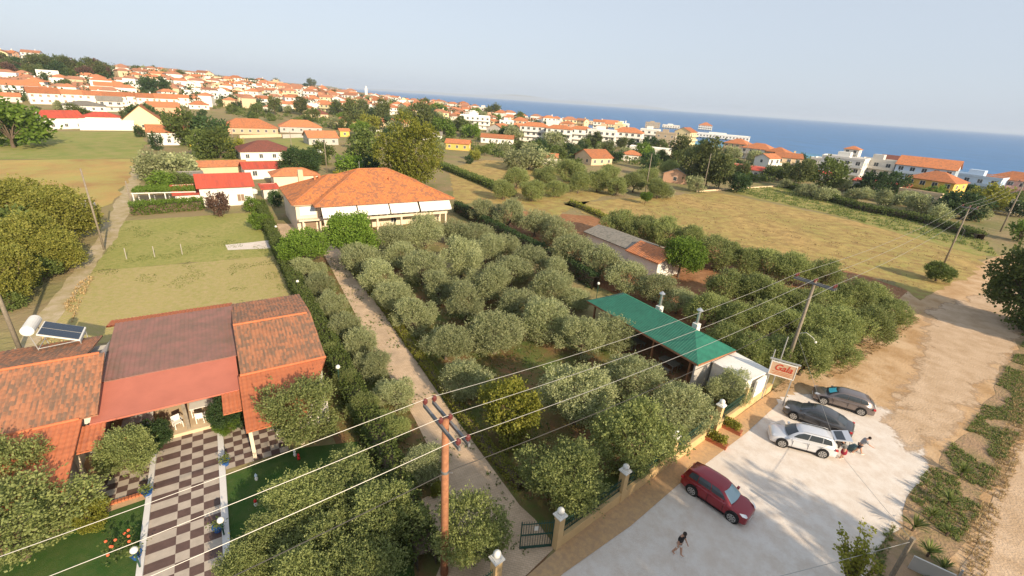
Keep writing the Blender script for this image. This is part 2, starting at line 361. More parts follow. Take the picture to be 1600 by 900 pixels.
# ------------------------------------------------------------------ land and sea
def build_land():
    azs = [-180+4*i for i in range(26)] + [-76+.5*i for i in range(305)] + [76.5+4*i for i in range(26)]
    azs = [a for a in azs if a < 180]
    rs = [0.0]; r = 4.0
    while r < 9500: rs.append(r); r *= 1.045
    v = [(0, 0, 0)]; f = []; n = len(azs)
    for r in rs[1:]:
        for a in azs: x, y = r*sin(rad(a)), r*cos(rad(a)); v.append((x, y, th(x, y)))
    for j in range(n): f.append((0, 1+(j+1) % n, 1+j))
    for i in range(len(rs)-2):
        for j in range(n):
            a, b = 1+i*n+j, 1+i*n+(j+1) % n; f.append((a, b, b+n, a+n))
    me = bpy.data.meshes.new('ground'); me.from_pydata(v, [], f); me.materials.append(GM['land'])
    me.polygons.foreach_set('use_smooth', [True]*len(f))
    o = obj('ground', me); o['kind'] = 'structure'
build_land()
def sea_mat():
    M = bpy.data.materials.new('sea_water'); M.use_nodes = True; n = M.node_tree.nodes; L = M.node_tree.links
    b = n['Principled BSDF']; b.inputs['Roughness'].default_value = .35; b.inputs['Specular IOR Level'].default_value = .25
    a = n.new('ShaderNodeAttribute'); a.attribute_name = 'shallow'
    mx = n.new('ShaderNodeMix'); mx.data_type = 'RGBA'; mx.inputs[6].default_value = (.014, .12, .30, 1); mx.inputs[7].default_value = (.06, .30, .36, 1); L.new(a.outputs['Fac'], mx.inputs[0])
    tc = n.new('ShaderNodeTexCoord'); mp = n.new('ShaderNodeMapping'); mp.inputs['Scale'].default_value = (1, .35, 1); mp.inputs['Rotation'].default_value = (0, 0, rad(60)); L.new(tc.outputs['Object'], mp.inputs[0])
    nz = n.new('ShaderNodeTexNoise'); nz.inputs['Scale'].default_value = .06; nz.inputs['Detail'].default_value = 8; nz.inputs['Roughness'].default_value = .6; L.new(mp.outputs[0], nz.inputs['Vector'])
    mr = n.new('ShaderNodeMapRange'); mr.inputs[1].default_value = .3; mr.inputs[2].default_value = .7; mr.inputs[3].default_value = .8; mr.inputs[4].default_value = 1.3; L.new(nz.outputs[0], mr.inputs[0])
    h = n.new('ShaderNodeHueSaturation'); L.new(mr.outputs[0], h.inputs['Value']); L.new(mx.outputs[2], h.inputs['Color']); L.new(h.outputs[0], b.inputs['Base Color'])
    bp = n.new('ShaderNodeBump'); bp.inputs['Distance'].default_value = 1.2; bp.inputs['Strength'].default_value = .6
    nz2 = n.new('ShaderNodeTexNoise'); nz2.inputs['Scale'].default_value = .25; nz2.inputs['Detail'].default_value = 8; L.new(mp.outputs[0], nz2.inputs['Vector'])
    L.new(nz2.outputs[0], bp.inputs['Height']); L.new(bp.outputs[0], b.inputs['Normal'])
    return M
def build_sea():
    azs = [-60+1.0*i for i in range(151)]; rs = []; r = 150.0
    while r < 42000: rs.append(r); r *= 1.06
    v = []; f = []; sh = []; n = len(azs)
    for r in rs:
        for a in azs:
            v.append((r*sin(rad(a)), r*cos(rad(a)), SEA)); rc = rcoast(rad(a)); k = rad(a)
            sh.append(max(0, 1-max(0, r-rc-10)/55) if rc < 700 else 0)
    for i in range(len(rs)-1):
        for j in range(n-1): a = i*n+j; f.append((a, a+1, a+1+n, a+n))
    me = bpy.data.meshes.new('sea'); me.from_pydata(v, [], f); me.materials.append(sea_mat())
    at_ = me.attributes.new('shallow', 'FLOAT', 'POINT'); at_.data.foreach_set('value', sh)
    o = obj('sea', me); o['kind'] = 'structure'
build_sea()
# far coast on the other side of the bay
mb = MB()
def far_range(px0, px1, d, hs, name):
    mb = MB(); N = 40; prev = None; P = []
    for i in range(N+1):
        t = i/N; a = azd(px0+(px1-px0)*t); hgt = hs*(sin(pi*t)**.5)*(.55+.45*abs(noise.noise(Vector((t*5, hs, 0)))*2+.4)); P.append((a, hgt))
    for (a, h1), (b, h2) in zip(P, P[1:]):
        for (k0, g0), (k1, g1) in (((0, 0), (.5, 1)), ((.5, 1), (1, 0))):
            D0, D1 = d+k0*2500, d+k1*2500
            mb.face([(sin(a)*D0, cos(a)*D0, SEA-5+h1*g0+5*g0), (sin(b)*D0, cos(b)*D0, SEA-5+h2*g0+5*g0), (sin(b)*D1, cos(b)*D1, SEA-5+h2*g1+5*g1), (sin(a)*D1, cos(a)*D1, SEA-5+h1*g1+5*g1)])
    o = mb.build(name, GM['land']); o['kind'] = 'structure'
far_range(560, 1060, 22000, 190, 'hills')

def inpoly(x, y, P):
    c = False
    for (x0, y0), (x1, y1) in zip(P, P[1:]+P[:1]):
        if (y0 > y) != (y1 > y) and x < (x1-x0)*(y-y0)/(y1-y0)+x0: c = not c
    return c
# ------------------------------------------------------------------ fields, roads, yards
sheet('field', [(700, 262), (760, 250), (905, 262), (960, 300), (885, 330), (860, 345), (800, 318), (712, 318)], GM['dryfield'], .02, .5)
sheet('field', [(880, 318), (1000, 308), (1120, 300), (1290, 335), (1545, 395), (1520, 430), (1440, 470), (1400, 440), (1200, 400), (1080, 372), (1000, 345), (930, 340)], GM['dryfield'], .02, .8)
sheet('field', [(1125, 296), (1225, 291), (1380, 325), (1540, 378), (1560, 400), (1530, 400), (1290, 333), (1180, 310)], GM['greenfield'], .04, .5)
sheet('field', [(-700, 190), (0, 205), (212, 206), (232, 222), (214, 248), (0, 250), (-300, 255)], GM['olivefield'], .03, 1.2, 5)
sheet('field', [(-400, 250), (0, 250), (212, 248), (205, 280), (150, 345), (0, 330), (-200, 330)], GM['brownfield'], .025, 1.2, 4)
sheet('field', [(300, 232), (470, 214), (500, 225), (520, 250), (440, 262), (300, 252)], GM['olivefield'], .03, .6, 4)
sheet('field', [(195, 345), (410, 331), (446, 398), (143, 424)], GM['plot'], .016, .3)
sheet('field', [(143, 424), (446, 398), (500, 495), (400, 510), (130, 540), (60, 540)], GM['plot_low'], .012, .2)
sheet('dirt_patch', [(352, 383), (424, 375), (424, 388), (356, 391)], GM['concrete'] if 'concrete' in GM else GM['gravel'], .024, .15)
sheet('track', [(-60, 640), (20, 545), (72, 478), (118, 420), (150, 375), (180, 320), (196, 285), (212, 250), (222, 250), (218, 285), (210, 322), (195, 345), (175, 378), (146, 422), (100, 485), (55, 545), (-10, 630)], GM['track'], .020, .35)
sheet('garden', [(442, 390), (505, 385), (1180, 580), (1210, 608), (1180, 640), (868, 850), (770, 1000), (650, 1000), (470, 560)], GM['grovefloor'], .008)
sheet('garden', [(712, 322), (960, 340), (1080, 375), (1300, 410), (1420, 455), (1420, 500), (1240, 590), (1140, 545), (960, 460)], GM['redsoil'], .010, .5)
sheet('ground_dirt', [(1165, 675), (1215, 630), (1205, 612), (1250, 575), (1350, 515), (1430, 445), (1560, 400), (1700, 380), (2200, 420), (2400, 1100), (1500, 1300), (900, 1050), (880, 895), (985, 820)], GM['dirt'], .012, .0)
sheet('road', [(1690, 560), (1900, 560), (2300, 900), (2200, 1200), (1490, 1100), (1500, 890), (1590, 700)], GM['road'], .030, .3)
def soft_sheet(name, pts, cols, z, fade, cell=.4, sharp=None):
    """gravel that thins out into the dirt: weight per vertex from the distance to the outline"""
    P = [at(*p) for p in pts]; PP = [(p.x, p.y) for p in P]; x0, x1 = min(p.x for p in P), max(p.x for p in P); y0, y1 = min(p.y for p in P), max(p.y for p in P)
    segs = [(a, b) for k, (a, b) in enumerate(zip(P, P[1:]+P[:1])) if not (sharp and k in sharp)]
    nx, ny = int((x1-x0)/cell)+2, int((y1-y0)/cell)+2; v = []; wt = []; idx = {}
    f = []
    for i in range(nx):
        for j in range(ny):
            q = Vector((x0+i*cell, y0+j*cell, 0)); ins = inpoly(q.x, q.y, PP)
            d = 1e9
            for a, b in segs:
                ab = b-a; t = max(0, min(1, (q-a).dot(ab)/ab.length_squared)); d = min(d, (q-a-ab*t).length)
            w_ = (d if ins else -d)/fade + noise.noise(q*.45)*1.0+noise.noise(q*1.5)*.6
            if ins: idx[i, j] = len(v); v.append((q.x, q.y, z)); wt.append(min(1, max(0, w_-.15)) if (d > .3 or not ins) else 0)
    for (i, j) in idx:
        c = [(i, j), (i+1, j), (i+1, j+1), (i, j+1)]
        if all(k in idx for k in c): f.append([idx[k] for k in c])
    M = GM[cols].copy(); n = M.node_tree.nodes; L = M.node_tree.links; b = n['Principled BSDF']
    at_ = n.new('ShaderNodeAttribute'); at_.attribute_name = 'weight'; nz = n.new('ShaderNodeTexNoise'); nz.inputs['Scale'].default_value = 3.5; nz.inputs['Detail'].default_value = 8; tc = n.new('ShaderNodeTexCoord'); L.new(tc.outputs['Object'], nz.inputs['Vector'])
    ma = n.new('ShaderNodeMath'); ma.operation = 'ADD'; L.new(at_.outputs['Fac'], ma.inputs[0]); L.new(nz.outputs[0], ma.inputs[1])
    mr = n.new('ShaderNodeMapRange'); mr.inputs[1].default_value = .62; mr.inputs[2].default_value = 1.15; L.new(ma.outputs[0], mr.inputs[0])
    tr_ = n.new('ShaderNodeBsdfTransparent'); ms = n.new('ShaderNodeMixShader'); L.new(mr.outputs[0], ms.inputs[0]); L.new(tr_.outputs[0], ms.inputs[1]); L.new(b.outputs[0], ms.inputs[2]); L.new(ms.outputs[0], n['Material Output'].inputs[0])
    me = bpy.data.meshes.new(name); me.from_pydata(v, [], f); me.materials.append(M); a = me.attributes.new('weight', 'FLOAT', 'POINT'); a.data.foreach_set('value', wt)
    o = obj(name, me); o['kind'] = 'structure'
soft_sheet('road', [(1440, 480), (1530, 455), (1600, 415), (1640, 395), (1730, 395), (1700, 470), (1620, 520), (1575, 590), (1500, 685), (1420, 720), (1360, 660), (1420, 560)], 'road', .022, 1.6)
soft_sheet('parking', [(640, 1080), (868, 870), (962, 790), (1040, 735), (1125, 676), (1208, 622), (1250, 610), (1320, 610), (1400, 640), (1450, 690), (1465, 745), (1425, 810), (1400, 860), (1340, 960), (1200, 1120)], 'gravel', .018, .9, sharp=(0, 1, 2, 3, 4, 5))
sheet('roadside', [(1640, 480), (1595, 540), (1520, 660), (1440, 745), (1395, 815), (1370, 860), (1360, 1000), (1450, 1000), (1480, 880), (1540, 780), (1600, 660), (1680, 540)], GM['weedbank'], .028, .5)
sheet('sidewalk', [(640, 1060), (868, 862), (962, 777), (1040, 722), (1120, 674), (1206, 612), (1216, 631), (1166, 677), (1061, 757), (986, 822), (880, 897), (720, 1060)], GM['walkpavers'], .05, .0)
sheet('driveway', [(503, 392), (531, 392), (603, 495), (702, 640), (762, 722), (812, 790), (836, 812), (868, 855), (770, 950), (640, 1000), (690, 880), (655, 830), (640, 790), (690, 765), (680, 720), (648, 655), (592, 560), (545, 472)], GM['pavers'], .030, .0)
sheet('path', [(432, 350), (470, 350), (512, 360), (531, 392), (503, 392), (440, 392)], GM['pavers'], .026)
sheet('lawn', [(-80, 900), (140, 812), (228, 780), (232, 900), (228, 1000), (-80, 1000)], GM['lawn'], .016, .1)
sheet('lawn', [(350, 745), (470, 700), (560, 690), (640, 830), (660, 1000), (345, 1000)], GM['lawn'], .016)
sheet('yard', [(-60, 700), (150, 660), (240, 740), (228, 782), (140, 815), (-60, 900)], GM['walkpavers'], .012)

# ------------------------------------------------------------------ foliage prototypes
def leafmesh(name, m, pts, size, aspect=.4, tuft=5, up=.5):
    """pts: list of (pos, outward dir). each point becomes a sprig of small leaves"""
    v = []; f = []; c = []
    for p, nrm in pts:
        d = (Vector(nrm)+Vector((random.gauss(0, .45), random.gauss(0, .45), random.gauss(0, .35)+up))).normalized()
        base = random.random()*.75
        for k in range(tuft):
            s = size*random.uniform(.7, 1.3)
            q = Vector(p) + d*(k/tuft-.3)*size*2.2 + Vector((random.gauss(0, .35), random.gauss(0, .35), random.gauss(0, .35)))*size
            ld = (d + Vector((random.gauss(0, .6), random.gauss(0, .6), random.gauss(0, .6)))).normalized()
            sd_ = ld.cross(Vector((random.gauss(0, 1), random.gauss(0, 1), random.gauss(0, 1)))).normalized()*s*aspect
            i = len(v); tip = q+ld*s; mid = q+ld*s*.45
            v += [tuple(q), tuple(mid+sd_), tuple(tip), tuple(mid-sd_)]; f.append((i, i+1, i+2, i+3))
            cc = min(1, base+random.random()*.3); c += [cc]*4
    me = bpy.data.meshes.new(name); me.from_pydata(v, [], f); me.materials.append(m)
    a = me.attributes.new('leafrand', 'FLOAT', 'POINT'); a.data.foreach_set('value', c)
    return me
def rdir():
    z = random.uniform(-1, 1); t = random.uniform(0, 2*pi); r = math.sqrt(1-z*z); return Vector((r*cos(t), r*sin(t), z))
def crown_pts(n, rx, rz, cz, lobes, lr, gap=.0, low=-.9):
    L = []
    tries = 0
    while len(L) < lobes and tries < 4000:
        tries += 1
        d = rdir()
        if d.z < low: continue
        k = random.uniform(.30, .98)**.8; c = Vector((d.x*rx*k, d.y*rx*k, cz+d.z*rz*k)); r = lr*random.uniform(.7, 1.35)
        if all((c-c2).length > r*.72 for c2, r2 in L): L.append((c, r))
    pts = []
    ctr = Vector((0, 0, cz)); tot = sum(r*r for c, r in L)
    for c, r in L:
        out = (c-ctr).normalized()
        for i in range(int(n*r*r/tot)):
            d = rdir()
            if d.dot(out) < -.45: d = -d
            rr = r*random.uniform(.55, 1.05)
            if random.random() < .10: rr *= random.uniform(1.1, 1.45)
            pts.append((c+d*rr*(1+.4*noise.noise(d*2.5+c*5)), (d+out*.5).normalized()))
    return pts, L
def trunk_mesh(name, lobes, cz, h0=.35, r=.075, wild=.1, nb=9):
    b = MB(); fork = Vector((random.uniform(-.05, .05), random.uniform(-.05, .05), h0))
    b.tube([(0, 0, -.04), (.02, 0, h0*.5), fork], [r*1.35, r, r*.85], 7)
    for c, rr in random.sample(lobes, min(nb, len(lobes))):
        mid = fork.lerp(c, .5)+Vector((random.uniform(-wild, wild), random.uniform(-wild, wild), random.uniform(0, wild)))
        b.tube([fork, mid, c], [r*.6, r*.38, r*.12], 5)
    me_o = b.build(name, MT['bark']); me = me_o.data; bpy.data.objects.remove(me_o); return me
PROTO = {}
def proto(kind, mname, n, rx, rz, cz, lobes, lr, size, nvar=3, tuft=5, aspect=.4, up=.5, h0=.35, tr=.075, low=-.9):
    PROTO[kind] = []
    for i in range(nvar):
        pts, L = crown_pts(n, rx, rz, cz, lobes, lr, low=low)
        PROTO[kind].append((leafmesh('crown_'+kind, LM[mname], pts, size, aspect, tuft, up), trunk_mesh('trunk_'+kind, L, cz, h0, tr)))
proto('olive', 'olive', 4200, .92, .78, 1.12, 26, .40, .060, 5, 5, .30, .7, .42, .07, -.75)
proto('olive_green', 'olive_green', 3900, .92, .82, 1.15, 26, .40, .064, 3, 5, .32, .6, .42, .07, -.8)
proto('lime', 'lime', 3400, 1, .72, 1.3, 30, .38, .07, 2, 5, .40, .6, .62, .06, -.8)
proto('yellowgreen', 'yellowgreen', 2600, .85, 1.0, 1.2, 26, .34, .075, 2, 5, .45, .2, .4, .05, -.9)
proto('dark', 'dark', 3000, 1, .9, 1.2, 30, .36, .07, 2, 5, .45, .3, .4, .07)
proto('mid', 'mid', 3000, 1, .85, 1.15, 30, .36, .075, 2, 5, .42, .4, .4, .07)
proto('golden', 'golden', 3600, 1, .85, 1.15, 26, .40, .07, 2, 5, .42, .4, .4, .07)
proto('autumn', 'autumn', 3400, .95, 1.05, 1.3, 40, .34, .06, 1, 5, .45, .2, .45, .07)
# lighter ones for far away
for k, mn, ln in (('olive', 'olive', 5), ('mid', 'mid', 5), ('dark', 'dark', 5), ('lime', 'lime', 5), ('yellowgreen', 'yellowgreen', 4), ('purple', 'purple', 4)):
    proto('far_'+k, mn, 520, 1, .85, 1.12, 14, .46, .17, 3, 4, .42, .4, .4, .06)
proto('far_pine', 'pine', 700, .85, 1.1, 1.5, 18, .42, .17, 3, 4, .35, .2, .6, .05)
proto('far_cypress', 'dark', 500, .26, 1.5, 1.6, 18, .22, .12, 1, 4, .4, .8, .3, .05)
def place_tree(kind, p, R, hs=1.0, label='', cat='tree', group=None, name=None, var=None):
    cm, tm = PROTO[kind][random.randrange(len(PROTO[kind])) if var is None else var]
    o = empty(name or (('olive_tree' if 'olive' in kind else 'pine_tree' if 'pine' in kind else 'cypress_tree' if 'cypress' in kind else 'leafy_tree')), p, random.uniform(0, 2*pi))
    ax_ = random.uniform(.88, 1.1) if 'far' not in kind else 1; o.scale = (R*ax_, R/ax_, R*hs); tag(o, label, cat, group)
    obj('crown', cm, o); obj('trunk', tm, o)
    return o
def crown_at(cx, cy, rpx, kz=1.12, terrain=False):
    zc = 2.5
    for _ in range(8):
        d = ray(cx, cy); t = (zc-H)/d.z; dist = t*FPX/1.0
        depth = (d*t).dot(CF); R = rpx*depth/FPX; 
        z0 = 0
        zc = z0+kz*R
    p = d*t; return Vector((p.x, p.y, 0)), R
ORD = ['first', 'second', 'third', 'fourth', 'fifth', 'sixth', 'seventh', 'eighth', 'ninth', 'tenth', 'eleventh', 'twelfth', 'thirteenth', 'fourteenth', 'fifteenth', 'sixteenth', 'seventeenth', 'eighteenth', 'nineteenth', 'twentieth']
def tree_row(kind, lst, fmt, group, hs=1.0):
    for i, (cx, cy, r) in enumerate(lst):
        p, R = crown_at(cx, cy, r)
        place_tree(kind, p, R*(.86 if 'far' in kind or 'green' in kind else .85), (.88 if 'olive' in kind else 1)*hs*random.uniform(.86, 1.12), fmt % ORD[i], 'tree', group)
#TREES
tree_row('olive', [(480, 412, 25), (499, 434, 27), (514, 466, 27), (538, 500, 28), (562, 528, 28), (584, 562, 30), (618, 605, 34), (657, 712, 40)],
         'silvery olive tree, %s from the house on the left driveway edge', 'olive trees along the left side of the driveway')
tree_row('olive_green', [(520, 548, 20), (540, 592, 24), (566, 634, 26), (596, 655, 22), (622, 668, 20), (618, 745, 28)],
         'green olive, %s from the house between hedge and driveway olives', 'olive trees against the long hedge')
tree_row('olive', [(563, 400, 32), (595, 426, 34), (614, 458, 32), (648, 486, 34), (697, 525, 38), (732, 580, 42)],
         'silvery olive tree, %s from the house on the right driveway edge', 'olive trees along the right side of the driveway')
tree_row('olive', [(607, 362, 31), (628, 390, 28), (660, 410, 34), (688, 438, 32), (728, 465, 35), (775, 510, 44)],
         'olive tree, %s from the house, second grove row right of driveway', 'olive trees of the grove')
tree_row('olive', [(664, 352, 32), (722, 396, 36), (765, 432, 36), (808, 462, 34), (850, 490, 40), (905, 605, 62)],
         'olive tree, %s from the house, third grove row right of driveway', 'olive trees of the grove')
tree_row('olive', [(712, 350, 28), (760, 378, 32), (800, 415, 34), (860, 442, 34), (912, 515, 40), (995, 575, 46)],
         'olive tree, %s from the house, fourth grove row right of driveway', 'olive trees of the grove')
tree_row('olive', [(745, 358, 28), (785, 372, 30), (826, 400, 33), (872, 424, 30), (900, 462, 25), (962, 505, 38), (1072, 622, 50)],
         'olive tree, %s from the house, grove row nearest the green pavilion', 'olive trees of the grove')
for kind, cx, cy, r, hs, lab, nm in [
    ('lime', 470, 387, 31, .9, 'round bright green tree on the left of the driveway by the house porch', 'mulberry_tree'),
    ('lime', 547, 366, 36, .95, 'bright green domed tree with whitewashed trunk in front of the white awnings', 'mulberry_tree'),
    ('yellowgreen', 795, 648, 44, 1.1, 'yellow green fruit tree among grey olives right of the driveway', 'fruit_tree'),
    ('olive_green', 885, 742, 54, 1.0, 'large olive tree behind the railing just right of the main gate', 'olive_tree'),
    ('olive_green', 998, 690, 56, 1.0, 'wide olive leaning over the railing between second and third fence pillars', 'olive_tree'),
    ('olive', 1140, 602, 28, .95, 'thin olive tree with visible branches in front of the low white building', 'olive_tree'),
    ('olive_green', 733, 838, 46, 1.3, 'upright olive tree beside the tall reddish power pole', 'olive_tree'),
    ('olive_green', 470, 640, 50, 1.0, 'broad olive tree leaning over the lower orange roof of the neighbouring house', 'olive_tree'),
    ('dark', 356, 645, 24, 1.1, 'dark rounded laurel bush beside the neighbour terrace with white chairs', 'laurel_bush'),
    ('lime', 352, 662, 15, .8, 'small bright green bush at the foot of the dark laurel', 'bush'),
    ('olive_green', 198, 706, 38, 1.0, 'spreading shrub tree in the checkered yard left of the tiled walk', 'shrub_tree'),
    ('dark', 240, 680, 22, 1.0, 'dark small tree at the terrace corner next to the orange cloth', 'small_tree'),
    ('yellowgreen', 143, 802, 25, .9, 'round yellow green bush at the edge of the left lawn', 'bush'),
    ('olive_green', 18, 735, 52, 1.0, 'big dark olive tree covering the corner of the left tiled roof', 'olive_tree'),
    ('olive_green', 12, 815, 74, .85, 'big olive tree at the left edge above the shaded lawn', 'olive_tree'),
    ('lime', 1066, 402, 30, 1.0, 'bright green tree beside the small orange roof among the right hand olives', 'leafy_tree'),
    ('yellowgreen', 683, 765, 10, 1.0, 'little bright shrub on the paved yard left of the power pole', 'shrub'),
    ('autumn', 641, 244, 43, 1.05, 'tall yellowing tree rising behind the right end of the orange roofed house', 'leafy_tree'),
    ('mid', 1470, 421, 18, .8, 'dark green bush at the foot of the leaning power pole beside the dirt road', 'bush'),
    ('lime', 1009, 310, 8, 1.1, 'small green bush standing alone in the dry field below a power pole', 'bush'),
    ('dark', 470, 252, 26, .9, 'dense dark green tree behind the chimney of the orange roofed house', 'leafy_tree')]:
    p, R = crown_at(cx, cy, r); place_tree(kind, p, R, hs, lab, 'bush' if 'bush' in nm or 'shrub' == nm else 'tree', name=nm)
tree_row('olive_green', [(540, 735, 56), (462, 775, 50), (598, 800, 58), (505, 820, 56), (420, 842, 52), (572, 872, 60), (480, 895, 60), (380, 890, 45)],
         'olive tree of the dense clump right of the tiled walk, %s from the back', 'dense olive clump beside the tiled walk')
tree_row('olive', [(760, 325, 24), (795, 330, 28), (838, 338, 30), (872, 352, 30), (895, 385, 33), (940, 400, 34), (985, 425, 34), (1028, 440, 32), (1062, 462, 28)],
         'olive tree, %s from the house just beyond the right hedge', 'olive trees beyond the right hedge')
tree_row('olive_green', [(968, 345, 26), (1003, 352, 27), (1040, 360, 28), (1080, 368, 27), (1122, 384, 34), (1165, 400, 28), (1205, 405, 30), (1245, 416, 30), (1290, 425, 28)],
         'olive tree, %s from the left in the row bordering the wide dry field', 'olive trees bordering the dry field')
tree_row('olive_green', [(1140, 440, 34), (1182, 447, 32), (1218, 455, 34), (1256, 462, 34), (1296, 462, 34), (1334, 462, 34), (1368, 460, 32), (1392, 478, 30)],
         'olive, %s from the left, upper row of the big roadside grove', 'olive trees of the big right grove')
tree_row('olive_green', [(1110, 478, 34), (1150, 492, 34), (1192, 496, 36), (1236, 500, 36), (1282, 500, 38), (1322, 500, 38), (1358, 502, 34)],
         'olive, %s from the left, middle row of the big roadside grove', 'olive trees of the big right grove')
tree_row('olive_green', [(1140, 522, 32), (1180, 540, 34), (1222, 540, 38), (1262, 548, 40), (1306, 532, 38)],
         'olive, %s from the left, lowest row of the big roadside grove', 'olive trees of the big right grove')
tree_row('golden', [(35, 305, 46), (92, 328, 44), (40, 372, 48), (84, 385, 36), (15, 425, 42)],
         'yellowish green tree left of the dirt track, %s from the back', 'large trees left of the dirt track')
tree_row('far_mid', [(60, 415, 22), (10, 465, 18), (-20, 350, 50), (38, 438, 16)],
         'smaller shade tree at the left edge below the big ones, %s from the back', 'low trees at the left edge')
tree_row('olive_green', [(787, 290, 20), (808, 272, 20), (832, 290, 22), (852, 272, 22), (868, 288, 18)],
         'olive tree of the clump in the field behind the grove, %s from the left', 'olive clump in the middle field')
tree_row('olive_green', [(893, 262, 22), (905, 282, 18), (935, 278, 20), (955, 265, 18), (965, 286, 18), (992, 278, 20), (1015, 270, 18), (1030, 288, 20), (1048, 262, 16)],
         'olive tree, %s from the left in the belt behind the field pole', 'olive belt behind the field pole')
tree_row('far_olive', [(1228, 284, 9), (1260, 292, 13), (1285, 300, 12), (1302, 300, 10), (1318, 285, 12), (1335, 300, 13), (1356, 298, 12), (1382, 308, 14), (1412, 308, 12), (1440, 312, 18), (1475, 318, 14), (1500, 322, 14), (1530, 330, 14), (1470, 330, 14)],
         'small round olive, %s from the left along the far field edge', 'olive row along the far edge of the field')
# big trees just outside the right edge whose branches and shadows reach in
for kind, px, py, z, R, hs, lab in [
    ('mid', 1632, 440, 6, 4.0, 1.2, 'dark leafy tree reaching in at the right edge over the dirt road')]:
    q = at(px, py, z); place_tree(kind, (q.x, q.y, 0), R, hs, lab, 'tree', name='leafy_tree')
for x, y, R, hs in [(24, -3, 4.3, 1.8), (19, -6.5, 4.3, 1.8), (29.5, -3, 4.0, 1.7), (35, -1, 3.6, 1.6), (14, -9.5, 4.4, 1.7)]:
    place_tree('mid', (x, y, 0), R, hs, 'tall roadside tree shading the near end of the white parking area', 'tree', 'roadside trees shading the parking area', name='leafy_tree')
for x, y in [(67, 43), (71.5, 37.5), (76, 32)]:
    place_tree('mid', (x, y, 0), 4.4, 1.65, 'tall tree across the road throwing its shadow over the field', 'tree', 'roadside trees across the dirt road', name='leafy_tree')

# ------------------------------------------------------------------ buildings
def roof_part(kind, w, d, z0, h, over, m, parent, name='roof', ridge_tiles=None):
    """ridge along local x (w>=d for hip). returns object"""
    b = MB(); W, D = w/2+over, d/2+over; t = .14
    if kind == 'hip':
        rx = max(W-D, .01); R0, R1 = (-rx, 0, z0+h), (rx, 0, z0+h)
        if W < D: R0 = R1 = (0, 0, z0+h)
        C = [(-W, -D, z0), (W, -D, z0), (W, D, z0), (-W, D, z0)]; sl = math.hypot(D, h); sw = math.hypot(W-rx, h)
        b.face([C[0], C[1], R1, R0], [(-W, 0), (W, 0), (rx, sl), (-rx, sl)])
        b.face([C[1], C[2], R1], [(-D, 0), (D, 0), (0, sw)])
        b.face([C[2], C[3], R0, R1], [(-W, 0), (W, 0), (rx, sl), (-rx, sl)])
        b.face([C[3], C[0], R0], [(-D, 0), (D, 0), (0, sw)])
        ridges = [(C[0], R0), (C[1], R1), (C[2], R1), (C[3], R0), (R0, R1)]
    elif kind == 'gable':
        R0, R1 = (-W, 0, z0+h), (W, 0, z0+h); sl = math.hypot(D, h)
        C = [(-W, -D, z0), (W, -D, z0), (W, D, z0), (-W, D, z0)]
        b.face([C[0], C[1], R1, R0], [(-W, 0), (W, 0), (W, sl), (-W, sl)])
        b.face([C[2], C[3], R0, R1], [(-W, 0), (W, 0), (W, sl), (-W, sl)])
        C2 = [(x, y, z-t) for x, y, z in C]; r0, r1 = (-W, 0, z0+h-t), (W, 0, z0+h-t)
        b.face([C[0], R0, r0, C2[0]], [(0, 0)]*4); b.face([R0, C[3], C2[3], r0], [(0, 0)]*4)
        b.face([R1, C[1], C2[1], r1], [(0, 0)]*4); b.face([C[2], R1, r1, C2[2]], [(0, 0)]*4)
        b.face([C[1], C[0], C2[0], C2[1]], [(0, 0)]*4); b.face([C[3], C[2], C2[2], C2[3]], [(0, 0)]*4)
        b.face([C2[1], C2[0], r0, r1], [(0, 0)]*4); b.face([C2[3], C2[2], r1, r0], [(0, 0)]*4)
        ridges = [(R0, R1)]
    elif kind == 'shed':
        C = [(-W, -D, z0), (W, -D, z0), (W, D, z0+h), (-W, D, z0+h)]; sl = math.hypot(2*D, h)
        b.face(C, [(-W, 0), (W, 0), (W, sl), (-W, sl)]); C2 = [(x, y, z-t) for x, y, z in C]
        for i in range(4): j = (i+1) % 4; b.face([C[j], C[i], C2[i], C2[j]], [(0, 0)]*4)
        b.face(C2[::-1], [(0, 0)]*4); ridges = []
    if kind == 'hip':
        C2 = [(x, y, z-t) for x, y, z in C]
        for i in range(4): j = (i+1) % 4; b.face([C[i], C2[i], C2[j], C[j]], [(0, 0)]*4)
        b.face(C2[::-1], [(0, 0)]*4)
    o = b.build(name, m, parent)
    if ridge_tiles and ridges:
        rb = MB()
        for a, c in ridges:
            if (Vector(a)-Vector(c)).length > .1: rb.tube([Vector(a)+Vector((0, 0, .02)), Vector(c)+Vector((0, 0, .02))], .13, 6)
        rb.build('ridge_cap', ridge_tiles, o)
    return o
def wmesh(w, h, m, fm=None, name='window'):
    b = MB(); b.box(-w/2, w/2, -.06, .05, -h/2, h/2); o = b.build(name, m); me = o.data; bpy.data.objects.remove(o); return me
def framed(w, h, m):
    b = MB(); b.box(-w/2, w/2, -.05, .05, -h/2, h/2)
    for x in (-w/2-.04, -.03, w/2-.04): b.box(x, x+.08 if abs(x) > .1 else x+.06, -.085, .05, -h/2, h/2)
    for z in (-h/2-.06, h/2-.02): b.box(-w/2-.06, w/2+.06, -.09, .05, z, z+.08)
    for k in range(6, len(b.f)): b.mi[k] = 1
    o = b.build('window', [m, MT['white']]); me = o.data; bpy.data.objects.remove(o); return me
WM = {'small': framed(1.0, 1.15, MT['glass']), 'door': framed(1.5, 2.0, MT['glass']), 'shut': framed(1.2, 1.3, MT['shutter']), 'blue': framed(1.6, 2.0, MT['blue'])}
